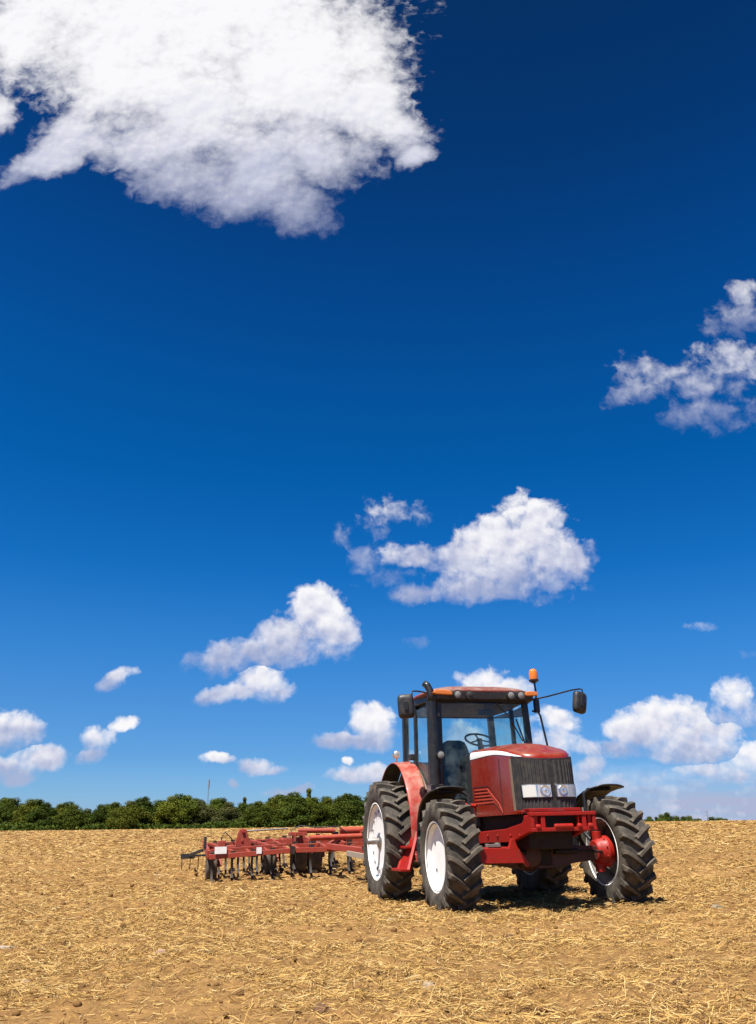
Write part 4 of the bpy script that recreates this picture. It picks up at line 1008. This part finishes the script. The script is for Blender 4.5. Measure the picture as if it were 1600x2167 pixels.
# step ladder below the left door
mb = MB()
lo = Vector((-1.35, -0.90, 0.45)); hi = Vector((-1.02, -0.62, 1.06)); lo2 = Vector((-1.33, -1.36, 0.45)); hi2 = Vector((-1.02, -0.95, 1.06))
nrm_ = (hi - lo).cross(lo2 - lo).normalized() * 0.012
q_ = [lo, lo2, hi2, hi]; mb.add([p - nrm_ for p in q_] + [p + nrm_ for p in q_], [(0, 1, 2, 3), (7, 6, 5, 4), (0, 4, 5, 1), (1, 5, 6, 2), (2, 6, 7, 3), (3, 7, 4, 0)])
mb.beam(lo, hi, 0.045, 0.05); mb.beam(lo2, hi2, 0.045, 0.05)
steps = mb.build('step_ladder', M['red_cast'], T, bevel=0.006)
for t in (0.02, 0.5):
    p, q = lo.lerp(hi, t), lo2.lerp(hi2, t); mb = MB(); mb.box(((p.x + q.x) / 2 - 0.05, (p.y + q.y) / 2, p.z), (0.14, abs(p.y - q.y) + 0.02, 0.035)); mb.build('step_tread', M['red_cast'], steps, bevel=0.006)
mb = MB(); mb.prism([(-1.55, 0.52), (-0.2, 0.45), (-0.2, 1.2), (-1.45, 1.2)], 'X', -0.80, -0.46); mb.build('fuel_tank', M['black'], T, bevel=0.05)
mb = MB(); mb.prism([(-1.55, 0.52), (-0.2, 0.45), (-0.2, 1.2), (-1.45, 1.2)], 'X', 0.46, 0.80); mb.build('battery_box', M['black'], T, bevel=0.05)
mb = MB(); mb.prism([(-1.70, 1.0), (-1.22, 1.0), (-1.22, 2.0), (-1.66, 2.06)], 'X', -0.36, 0.36); mb.build('firewall', M['black'], T, bevel=0.02)
# air intake pipe and red side pod left of the engine
mb = MB(); mb.tube([(-0.42, -1.75, 1.28), (-0.60, -1.75, 1.30), (-0.62, -1.72, 1.2)], 0.03, 10); mb.build('fuel_filler', M['red_cast'], T)
# drawbar and three point linkage
mb = MB(); mb.box((0, 0.85, 0.45), (0.09, 0.9, 0.05)); mb.build('drawbar', M['steel'], T, bevel=0.006)
for s in (-1, 1):
    mb = MB(); mb.beam((s * 0.30, 0.35, 0.55), (s * 0.42, 1.15, 0.60), 0.035, 0.08); mb.beam((s * 0.33, 0.3, 1.30), (s * 0.40, 0.9, 0.62), 0.03, 0.03); mb.build('lift_arm', M['chassis'], T, bevel=0.006)

# ------------------------------------------------------------------ cultivator behind the tractor
cult = empty('cultivator'); cult.matrix_world = MT
tag(cult, 'wide red field cultivator with folding wings hitched behind the red tractor', 'cultivator')
K = cult
def loc_ground(x, y):
    """height of the field under a tractor-frame point, in tractor-frame z"""
    w = MT @ Vector((x, y, 0)); gz = float(base_z(np.array([w.x]), np.array([w.y]))[0]); return gz - w.z
def gzl(x, y): return loc_ground(x, y)
C0, C1 = 5.6, 8.4          # front and rear of the frame
ZF = 0.60
def fz(x, y): return 0.70 - 0.047 * max(0.0, abs(x) - 1.2) + 0.075 * max(0.0, y - 5.6)
mb = MB()
for yy in (C0, 6.6, 7.5, C1):
    mb.beam((-1.85, yy, fz(-1.85, yy)), (1.85, yy, fz(1.85, yy)), 0.09, 0.10)
for xx in (-1.1, 0.3): mb.beam((xx, C0 + 0.1, fz(xx, C0) + 0.08), (xx + 0.7, 7.5, fz(xx, 7.5) + 0.10), 0.07, 0.07)
for xx in (-1.8, -1.2, -0.6, 0.0, 0.6, 1.2, 1.8): mb.beam((xx, C0, fz(xx, C0) + 0.005), (xx, C1, fz(xx, C1) + 0.005), 0.07, 0.075)
mb.build('centre_frame', M['red_tool'], K, bevel=0.008)
for s in (-1, 1):
    mb = MB()
    for yy in (C0 + 0.05, 6.6, 7.5, C1): mb.beam((s * 1.98, yy, fz(s * 1.98, yy)), (s * 3.70, yy, fz(s * 3.70, yy)), 0.09, 0.10)
    for xx in (2.25, 3.2): mb.beam((s * xx, C0 + 0.1, fz(s * xx, C0) + 0.07), (s * (xx + 0.4), 7.5, fz(s * xx, 7.5) + 0.09), 0.06, 0.06)
    mb.beam((s * 2.0, 6.0, fz(s * 2.0, 6.0) + 0.10), (s * 3.66, 6.0, fz(s * 3.66, 6.0) + 0.10), 0.05, 0.05)
    for xx in (2.02, 2.45, 2.85, 3.25, 3.66): mb.beam((s * xx, C0 + 0.05, fz(s * xx, C0) + 0.004), (s * xx, C1, fz(s * xx, C1) + 0.004), 0.065, 0.08)
    mb.beam((s * 3.70, C0 + 0.3, fz(s * 3.7, C0) + 0.05), (s * 3.70, C1 - 0.2, fz(s * 3.7, C1) + 0.06), 0.06, 0.16)
    w = mb.build('wing_frame', M['red_tool'], K, bevel=0.008)
    if s < 0:
        mb = MB(); mb.box((-3.47, C0 - 0.022, fz(-3.4, C0) + 0.12), (0.25, 0.012, 0.14)); mb.build('slow_vehicle_plate', M['stripe'], w)
        mb = MB(); mb.box((-2.66, C0 - 0.022, fz(-2.6, C0) + 0.055), (0.11, 0.012, 0.13)); mb.build('warning_plate', M['stripe'], w)
        mb = MB(); mb.box((-3.78, 6.0, fz(-3.78, 6.0) + 0.26), (0.06, 0.05, 0.26)); mb.build('marker_post', M['black'], w, bevel=0.01)
    for yh in (6.55, 7.55): MB().beam((s * 1.80, yh, fz(1.8, 6.6) + 0.10), (s * 2.06, yh, fz(s * 2, 6.6) + 0.10), 0.08, 0.12).build('wing_hinge', M['red_tool'], K, bevel=0.006)
    # wing tower with the rod that folds it
    x0 = s * 2.86; zb = fz(x0, 6.9) - 0.03
    mb = MB()
    for yy in (6.85, 7.0): mb.prism([(x0 - s * 0.16, zb - 0.05), (x0 + s * 0.24, zb - 0.05), (x0 + s * 0.19, zb + 0.16), (x0 + s * 0.14, zb + 0.36), (x0 + s * 0.10, zb + 0.44), (x0 + s * 0.03, zb + 0.46), (x0 - s * 0.05, zb + 0.42), (x0 - s * 0.09, zb + 0.30)], 'Y', yy - 0.012, yy + 0.012)
    mb.tube([(x0 + s * 0.03, 6.80, zb + 0.40), (x0 + s * 0.03, 7.05, zb + 0.40)], 0.035, 12); mb.box((x0 + s * 0.04, 6.925, zb + 0.16), (0.2, 0.13, 0.06)); mb.tube([(x0 + s * 0.05, 6.82, zb + 0.2), (x0 + s * 0.05, 7.03, zb + 0.2)], 0.028, 10)
    mb.build('wing_tower', M['red_tool'], K, bevel=0.006)
    mb = MB(); mb.tube([(x0 + s * 0.03, 6.925, zb + 0.40), (s * 1.85, 6.925, zb + 0.44)], 0.018, 10); mb.build('fold_rod', M['steel'], K)
    # inner tower of posts and the fold cylinder
    x1 = s * 1.72; zc = fz(x1, 6.9) - 0.19
    mb = MB()
    for yy in (6.80, 7.05):
        mb.beam((x1, yy, zc), (x1 - s * 0.02, yy, zc + 0.44), 0.11, 0.06, up=(1, 0, 0)); mb.beam((x1 - s * 0.30, yy, zc), (x1 - s * 0.20, yy, zc + 0.42), 0.08, 0.05, up=(1, 0, 0))
    mb.box((x1 - s * 0.1, 6.925, zc + 0.42), (0.40, 0.32, 0.08)); mb.box((x1 - s * 0.12, 6.925, zc + 0.20), (0.26, 0.2, 0.30)); mb.build('centre_tower', M['red_tool'], K, bevel=0.008)
    mb = MB(); mb.tube([(x1 - s * 0.12, 6.925, zc + 0.49), (x1 - s * 0.95, 6.925, zc + 0.47)], 0.055, 16); mb.lathe([(0, 0.068), (s * 0.06, 0.068)], 16, c=(x1 - s * 0.98, 6.925, zc + 0.47)); mb.build('hydraulic_cylinder', M['red_tool'], K, smooth=40)
    mb = MB(); mb.box((x1 - s * 1.0, 6.925, zc + 0.28), (0.12, 0.16, 0.34)); mb.build('cylinder_mount', M['black'], K, bevel=0.02)
    mb = MB(); mb.tube([(x1 - s * 1.35, 6.85, zc + 0.15), (x1 - s * 1.25, 6.8, zc + 0.42), (x1 - s * 1.05, 6.8, zc + 0.56), (x1 - s * 0.5, 6.8, zc + 0.55), (x1 - s * 0.15, 6.8, zc + 0.60), (x1 + s * 0.05, 6.8, zc + 0.52), (x1 + s * 0.12, 6.75, zc + 0.3), (x1 + s * 0.4, 6.7, zc + 0.05), (s * 2.4, 6.7, zc + 0.02), (x0 - s * 0.2, 6.75, zb + 0.12)], 0.013, 8); mb.build('hydraulic_hose', M['black'], K)
    mb = MB(); mb.tube([(s * 3.35, 6.3, fz(s * 3.3, 6.3) + 0.05), (s * 3.42, 6.3, fz(s * 3.3, 6.3) + 0.30), (s * 3.34, 6.3, fz(s * 3.3, 6.3) + 0.42), (s * 3.2, 6.3, fz(s * 3.3, 6.3) + 0.30), (s * 3.1, 6.35, fz(s * 3.3, 6.3) + 0.1), (s * 2.7, 6.5, fz(s * 3, 6.3) + 0.06)], 0.012, 8); mb.build('hydraulic_hose', M['black'], K)
    mb = MB(); mb.box((s * 3.40, 6.35, fz(s * 3.4, 6.3) + 0.18), (0.16, 0.14, 0.16)); mb.box((s * 3.28, 6.35, fz(s * 3.4, 6.3) + 0.12), (0.4, 0.06, 0.06)); mb.build('depth_control', M['red_tool'], K, bevel=0.02)
# long torsion tube and orange drum on the centre section
mb = MB(); mb.tube([(-1.45, 6.2, fz(-1.4, 6.2) + 0.17), (0.9, 6.2, fz(0.9, 6.2) + 0.19)], 0.06, 18); mb.build('rockshaft_tube', M['orange_tool'], K, smooth=40)
mb = MB(); mb.tube([(-0.62, 6.9, fz(-0.6, 6.9) + 0.25), (0.5, 6.9, fz(0.5, 6.9) + 0.25)], 0.08, 18); mb.box((0.1, 6.7, fz(0, 6.9) + 0.18), (0.5, 0.3, 0.2)); mb.build('fold_ram_cover', M['orange_tool'], K, smooth=40)
# hitch
mb = MB(); mb.beam((-1.15, C0, fz(-1.1, C0) + 0.03), (-0.10, 1.35, 0.50), 0.11, 0.12); mb.beam((1.15, C0, fz(1.1, C0) + 0.03), (0.10, 1.35, 0.50), 0.11, 0.12); mb.box((0, 1.30, 0.50), (0.30, 0.28, 0.10)); mb.beam((-0.75, 3.9, 0.55), (0.75, 3.9, 0.55), 0.09, 0.09); mb.build('hitch_tongue', M['red_tool'], K, bevel=0.01)
mb = MB(); mb.beam((-1.02, 4.2, 0.60), (-0.72, 2.4, 0.50), 0.05, 0.10); mb.build('ladder_plate', M['beige_plate'], K, bevel=0.006)
# spring tines
def tine_bm():
    mb = MB()
    path = [(0, 0.02, 0.06), (0, 0.10, 0.02), (0, 0.20, -0.10), (0, 0.22, -0.25), (0, 0.14, -0.42), (0, 0.02, -0.55), (0, -0.10, -0.62)]
    rows = []
    for k, p in enumerate(path):
        w, t = 0.024, 0.012
        a = Vector(path[max(0, k - 1)]); b = Vector(path[min(len(path) - 1, k + 1)]); d = (b - a).normalized(); n = Vector((0, -d.z, d.y)); p = Vector(p)
        rows.append([p + Vector((-w, 0, 0)) - n * t, p + Vector((w, 0, 0)) - n * t, p + Vector((w, 0, 0)) + n * t, p + Vector((-w, 0, 0)) + n * t])
    mb.grid(rows, closed=True); mb.f += [(3, 2, 1, 0), tuple((len(path) - 1) * 4 + j for j in range(4))]
    mb.box((0, 0.02, 0.03), (0.10, 0.14, 0.16))
    mb.prism([(-0.09, -0.60), (0.09, -0.60), (0.05, -0.52), (-0.05, -0.52)], 'Y', -0.12, -0.09)
    return mb
tine0 = None
for row, yy in enumerate((C0 + 0.12, 6.72, 7.62, C1 + 0.12)):
    for k in range(18):
        x = -3.62 + (k + (row % 2) * 0.5) * 0.426
        if x > 3.7: continue
        p = (x, yy, fz(x, yy) - 0.03)
        if tine0 is None: tine0 = tine_bm().build('tine', M['tine'], K, loc=p)
        else: copy_part(tine0, K, p)
# gauge wheels
def gauge(x, y, r, w, name='gauge_wheel'):
    e = empty(name, (x, y, gzl(x, y) + r * 0.95), K)
    mb = MB(); mb.lathe([(-w * 0.34, r * 0.55), (-w * 0.5, r * 0.7), (-w * 0.48, r * 0.9), (-w * 0.36, r * 0.985), (-w * 0.1, r), (w * 0.1, r), (w * 0.36, r * 0.985), (w * 0.48, r * 0.9), (w * 0.5, r * 0.7), (w * 0.34, r * 0.55)], 40); mb.f = [f for f in mb.f if len(f) == 4]; mb.build('tyre', M['tyre'], e, smooth=50)
    mb = MB(); mb.lathe([(-w * 0.36, r * 0.58), (-w * 0.3, r * 0.5), (-w * 0.06, r * 0.42), (-w * 0.1, r * 0.15), (-w * 0.1, 0)], 32); mb.lathe([(w * 0.36, r * 0.58), (w * 0.3, r * 0.5), (w * 0.06, r * 0.42), (w * 0.1, r * 0.15), (w * 0.1, 0)], 32); mb.build('rim', M['beige_plate'], e, smooth=50)
    mb = MB(); mb.beam((w * 0.75, 0, 0), (w * 0.75, 0.25, ZF - r * 0.95 + 0.02), 0.05, 0.09, up=(1, 0, 0)); mb.tube([(-0.02, 0, 0), (w * 0.78, 0, 0)], 0.025, 10); mb.build('wheel_arm', M['red_tool'], e, bevel=0.006)
for (x, y) in ((-3.60, C0 + 0.85), (-2.25, 7.1), (3.60, C0 + 0.85), (2.25, 7.1)): gauge(x, y, 0.30, 0.24)
for (x, y) in ((-1.55, 7.05), (-1.20, 7.05), (1.55, 7.05), (1.20, 7.05)): gauge(x, y, 0.37, 0.27, 'transport_wheel')
# rear harrow outrigger at the far left
for s in (-1, 1):
    mb = MB(); mb.beam((s * 3.72, C1 - 0.2, 0.70), (s * 4.0, C1 + 0.2, 0.60), 0.06, 0.06); mb.beam((s * 3.86, C1 + 0.9, 0.56), (s * 4.20, C1 + 0.9, 0.56), 0.07, 0.12); mb.beam((s * 3.3, C1 + 0.9, 0.57), (s * 3.86, C1 + 0.9, 0.57), 0.05, 0.05); mb.beam((s * 3.95, C1 + 0.1, 0.62), (s * 3.95, C1 + 0.9, 0.57), 0.05, 0.05)
    hb = mb.build('harrow_bar', M['black'], K, bevel=0.006)
    for k in range(5):
        x = s * (3.36 + k * 0.20); z = 0.54
        mb = MB(); mb.tube([(x, C1 + 0.9, z), (x, C1 + 0.98, z - 0.2), (x, C1 + 1.1, z - 0.36)], 0.011, 6); mb.build('harrow_tooth', M['tine'], hb)

# ------------------------------------------------------------------ woods beyond the field
def leaf_mat(name, dark, mid, light):
    m, N, b, out = new_mat(name)
    r = N.new('ShaderNodeNewGeometry').outputs['Random Per Island']
    oi = N.new('ShaderNodeObjectInfo').outputs['Random']
    c = N.ramp(r, [(0.0, dark), (0.5, mid), (1.0, light)])
    c = N.v('SCALE', c, N.lin(oi, 0, 1, 0.85, 1.25))
    N._in(b.inputs['Base Color'], c); b.inputs['Roughness'].default_value = 0.7; b.inputs['Specular IOR Level'].default_value = 0.08
    tl = N.new('ShaderNodeBsdfTranslucent'); N._in(tl.inputs[0], N.v('MULTIPLY', c, (1.0, 1.1, 0.6)))
    mx = N.new('ShaderNodeMixShader'); mx.inputs[0].default_value = 0.22; N.link(b.outputs[0], mx.inputs[1]); N.link(tl.outputs[0], mx.inputs[2]); N.link(mx.outputs[0], out.inputs[0])
    return m
LEAF = {
    'dark green': leaf_mat('leaves_dark_green', (0.020, 0.034, 0.006), (0.046, 0.070, 0.009), (0.080, 0.104, 0.014)),
    'mid green': leaf_mat('leaves_mid_green', (0.034, 0.050, 0.007), (0.072, 0.094, 0.011), (0.110, 0.128, 0.016)),
    'yellow green': leaf_mat('leaves_yellow_green', (0.052, 0.064, 0.008), (0.100, 0.112, 0.012), (0.145, 0.150, 0.018)),
    'olive brown': leaf_mat('leaves_olive_brown', (0.040, 0.045, 0.014), (0.075, 0.080, 0.024), (0.110, 0.112, 0.036)),
}
M['bark'] = surf('bark', (0.09, 0.07, 0.05), 0.9, scale=3.0, bump=0.4, spec=0.1)
def tree_meshes(seed, spread, low, spiky=0.0, nleaf=12000, leaf=0.0165):
    """unit tree: height 1; returns trunk MB and crown arrays"""
    r = np.random.default_rng(seed); mb = MB()
    top = 0.62; wob = r.normal(0, 0.012, (4, 2))
    tp = [(0, 0, -0.03), (wob[0][0], wob[0][1], 0.2), (wob[1][0], wob[1][1], 0.42), (wob[2][0], wob[2][1], top), (wob[3][0], wob[3][1], 0.86)]
    mb.tube(tp, [0.026, 0.021, 0.015, 0.009, 0.003], 7)
    centres = []
    for k in range(38):
        u = (k + 0.5) / 38; z = low + (0.92 - low) * u + r.normal(0, 0.02)
        prof = math.sin(min(1, (u * 0.94 + 0.14)) * math.pi) ** 0.6 * (1 - spiky * u)
        a = k * 2.4 + r.normal(0, 0.4); rad = spread * prof * r.uniform(0.45, 0.95)
        c = np.array([math.cos(a) * rad, math.sin(a) * rad, z]); s = spread * r.uniform(0.20, 0.42) * (0.6 + 0.4 * prof)
        centres.append((c, s))
        z0 = max(0.12, z - 0.16); mb.tube([(0, 0, z0), (c[0] * 0.5, c[1] * 0.5, z - 0.05), tuple(c)], [0.008, 0.005, 0.002], 5)
    centres.append((np.array([0, 0, 0.93]), spread * 0.30)); centres.append((np.array([0, 0, 0.66]), spread * 0.6))
    w = np.array([s ** 2 for c, s in centres]); w /= w.sum()
    idx = r.choice(len(centres), nleaf, p=w)
    C_ = np.array([centres[i][0] for i in idx]); S_ = np.array([centres[i][1] for i in idx])
    d = r.normal(0, 1, (nleaf, 3)); d /= np.linalg.norm(d, axis=1)[:, None]
    rad = r.uniform(0.25, 1, nleaf) ** 0.45 * r.uniform(0.85, 1.15, nleaf)
    P_ = C_ + d * (S_ * rad)[:, None] * np.array([1, 1, 0.78])
    nrm = d + r.normal(0, 0.55, (nleaf, 3)) + np.array([0, 0, 0.3]); nrm /= np.linalg.norm(nrm, axis=1)[:, None]
    t1 = np.cross(nrm, r.normal(0, 1, (nleaf, 3))); t1 /= np.linalg.norm(t1, axis=1)[:, None]; t2 = np.cross(nrm, t1)
    sz = leaf * r.uniform(0.55, 1.25, nleaf)[:, None]
    q = np.stack([P_ - t1 * sz, P_ - t2 * sz * 0.62, P_ + t1 * sz, P_ + t2 * sz * 0.62], 1)
    return mb, q.reshape(-1, 3).astype(np.float32)
PROTO = []
for k, (sp, low, spk) in enumerate(((0.40, 0.22, 0.0), (0.34, 0.20, 0.1), (0.46, 0.24, 0.05), (0.28, 0.15, 0.45), (0.37, 0.12, 0.0), (0.44, 0.16, 0.15))):
    tmb, q = tree_meshes(40 + k, sp, low, spk)
    to = tmb.build('trunk', M['bark'], None, smooth=60); tm = to.data; bpy.data.objects.remove(to)
    crowns = {}
    for tone, lm in LEAF.items():
        cm = bpy.data.meshes.new('crown'); cm.vertices.add(len(q)); cm.vertices.foreach_set('co', q.ravel())
        set_faces(cm, np.arange(len(q), dtype=np.int32).reshape(-1, 4)); cm.materials.append(lm); crowns[tone] = cm
    PROTO.append((tm, crowns))
def plant(px, depth, top_px, proto, tone, label, group, wide=1.0, cat='tree', name='tree'):
    u, _ = px_uv(px, 1745); x = u * depth; _, v = px_uv(px, top_px); ztop = 1.008 + v * depth
    gz = float(base_z(np.array([x]), np.array([depth]))[0]); h = max(2.0, ztop - gz)
    e = empty(name, (x, depth, gz)); rz = rng.uniform(0, 6.28)
    tm, crowns = PROTO[proto]
    for nm, me_ in (('trunk', tm), ('crown', crowns[tone])):
        o = bpy.data.objects.new(nm, me_); COL.objects.link(o); o.parent = e; o.scale = (h * wide, h * wide, h); o.rotation_euler = (0, 0, rz)
    tag(e, label, cat, group)
    return e
ORD = ['first', 'second', 'third', 'fourth', 'fifth', 'sixth', 'seventh', 'eighth', 'ninth', 'tenth', 'eleventh', 'twelfth', 'thirteenth', 'fourteenth', 'fifteenth', 'sixteenth', 'seventeenth', 'eighteenth', 'nineteenth', 'twentieth', 'twenty-first', 'twenty-second', 'twenty-third', 'twenty-fourth', 'twenty-fifth', 'twenty-sixth', 'twenty-seventh', 'twenty-eighth', 'twenty-ninth', 'thirtieth']
# skyline of the wood: (x, top y) read off the photograph, tone and outline
FRONT = [(-18, 1694, 'dark green', 0), (22, 1690, 'mid green', 2), (58, 1692, 'yellow green', 5), (92, 1698, 'dark green', 4), (124, 1701, 'yellow green', 0), (152, 1703, 'mid green', 5), (182, 1712, 'olive brown', 2), (210, 1702, 'dark green', 4),
         (240, 1698, 'mid green', 0), (272, 1696, 'yellow green', 2), (302, 1686, 'dark green', 1), (332, 1694, 'mid green', 5), (360, 1686, 'yellow green', 2), (392, 1684, 'mid green', 0), (420, 1692, 'olive brown', 4), (452, 1692, 'mid green', 2), (482, 1698, 'olive brown', 5),
         (512, 1698, 'dark green', 4), (545, 1696, 'mid green', 0), (576, 1688, 'yellow green', 2), (606, 1684, 'mid green', 5), (634, 1686, 'dark green', 4), (664, 1688, 'mid green', 0), (692, 1690, 'yellow green', 5), (722, 1686, 'mid green', 2), (752, 1684, 'dark green', 0), (782, 1684, 'mid green', 4)]
for k, (px, ty, tone, pr) in enumerate(FRONT):
    lab = '%s tree, %s from the left in the front row of the wood' % (tone, ORD[k])
    plant(px, 172 + rng.uniform(-5, 5), ty, pr, tone, lab, 'trees along the front of the wood', rng.uniform(1.2, 1.6))
BACKR = [(5, 1688, 'mid green', 4), (75, 1692, 'dark green', 0), (140, 1698, 'dark green', 2), (225, 1702, 'dark green', 5), (290, 1690, 'dark green', 0), (345, 1694, 'dark green', 4), (375, 1682, 'dark green', 2), (410, 1690, 'mid green', 0), (465, 1688, 'dark green', 1),
         (530, 1700, 'dark green', 4), (590, 1682, 'dark green', 0), (620, 1678, 'mid green', 2), (690, 1686, 'dark green', 5), (735, 1680, 'dark green', 0), (790, 1682, 'dark green', 2)]
for k, (px, ty, tone, pr) in enumerate(BACKR):
    plant(px, 190 + rng.uniform(-4, 4), ty, pr, tone, '%s tree, %s from the left among those rising behind the front row' % (tone, ORD[k]), 'trees deeper in the wood', rng.uniform(1.3, 1.7))
plant(652, 180, 1667, 3, 'yellow green', 'slender pointed tree sticking up above the wood left of the tractor', 'trees deeper in the wood', 0.8)
plant(515, 181, 1686, 3, 'olive brown', 'thin sparse olive tree top poking out right of the tall mast', 'trees deeper in the wood', 0.7)
# undergrowth closing the foot of the wood
def undergrowth():
    r = np.random.default_rng(77); n = 16000
    u = r.uniform(-0.52, 0.06, n); y = 166 + r.normal(0, 1.6, n); x = u * y; gz = base_z(x, y)
    hh = 1.3 + 1.8 * fbm(x / 4, y / 30, 3, 3); z = gz + r.uniform(0, 1, n) ** 0.8 * hh
    P_ = np.stack([x, y + (z - gz) * 0.6, z], -1); d = r.normal(0, 1, (n, 3)) + np.array([0, -0.6, 0.3]); d /= np.linalg.norm(d, axis=1)[:, None]
    t1 = np.cross(d, r.normal(0, 1, (n, 3))); t1 /= np.linalg.norm(t1, axis=1)[:, None]; t2 = np.cross(d, t1); sz = r.uniform(0.15, 0.36, n)[:, None]
    q = np.stack([P_ - t1 * sz, P_ - t2 * sz * 0.7, P_ + t1 * sz, P_ + t2 * sz * 0.7], 1).reshape(-1, 3).astype(np.float32)
    me = bpy.data.meshes.new('undergrowth'); me.vertices.add(len(q)); me.vertices.foreach_set('co', q.ravel()); set_faces(me, np.arange(len(q), dtype=np.int32).reshape(-1, 4)); me.materials.append(LEAF['dark green'])
    o = bpy.data.objects.new('undergrowth', me); COL.objects.link(o); tag(o, 'dark green undergrowth closing the foot of the wood', 'undergrowth', kind='stuff')
undergrowth()
# small trees far off on the right
FAR = [(1376, 1728, 'dark green', 0, 1.3, 'low round tree nearest the right front tyre on the far skyline'), (1390, 1728, 'dark green', 3, 1.0, 'thin small tree second from the tractor on the far right skyline'), (1402, 1724, 'mid green', 2, 1.2, 'pale tree left of the tallest tree on the far right skyline'),
       (1414, 1719, 'dark green', 4, 1.2, 'tallest dark tree of the far row right of the tractor'), (1432, 1727, 'mid green', 5, 1.6, 'low spreading tree just right of the tallest far tree'), (1448, 1728, 'dark green', 0, 1.4, 'small dark tree in the middle of the far right row'),
       (1460, 1727, 'mid green', 2, 1.4, 'round far tree left of the right-hand pole'), (1478, 1732, 'dark green', 4, 2.2, 'low far bush at the left of the right-hand pole'), (1508, 1729, 'dark green', 5, 1.6, 'dark far tree just right of the right-hand pole'), (1524, 1731, 'mid green', 2, 1.8, 'low far tree near the right end of the far row'), (1536, 1733, 'dark green', 0, 1.8, 'rightmost low bush of the far row')]
for (px, ty, tone, pr, wd, lab) in FAR:
    plant(px, 330, ty, pr, tone, lab, 'far trees on the right skyline', wd)

def mast(name, px, top_px, depth, w, label, arms=()):
    u, v = px_uv(px, top_px); x = u * depth; zt = 1.008 + v * depth; gz = float(base_z(np.array([x]), np.array([depth]))[0]); h = zt - gz
    e = empty(name, (x, depth, gz)); tag(e, label, 'mast')
    mb = MB(); n = int(h / 1.6); c = [(w * math.cos(a), w * math.sin(a)) for a in (R(90), R(210), R(330))]
    for (p, q) in c: mb.tube([(p, q, 0), (p * 0.8, q * 0.8, h * 0.97)], 0.045, 5)
    for k in range(n):
        z0, z1 = h * 0.97 * k / n, h * 0.97 * (k + 1) / n
        for i in range(3):
            p, q = c[i], c[(i + 1) % 3]; mb.tube([(p[0] * 0.9, p[1] * 0.9, z0), (q[0] * 0.9, q[1] * 0.9, z1)], 0.025, 4)
    mb.build('lattice', M['mast'], e)
    if arms:
        mb = MB()
        for (z, l) in arms: mb.box((0, 0, h * z), (l, 0.12, 0.12))
        mb.build('crossarm', M['mast'], e)
    else:
        mb = MB(); mb.tube([(0, 0, h * 0.86), (0, 0, h)], 0.32, 8); mb.build('antenna', M['mast'], e)
M['mast'] = surf('grey_galvanised_steel', (0.16, 0.16, 0.17), 0.6)
mast('radio_mast', 443, 1650, 420, 0.34, 'thin grey radio mast rising behind the wood on the left')
mast('power_pylon', 1495, 1713, 520, 0.30, 'thin grey pylon standing among the far trees on the right', arms=((0.80, 4.5), (0.92, 3.0)))
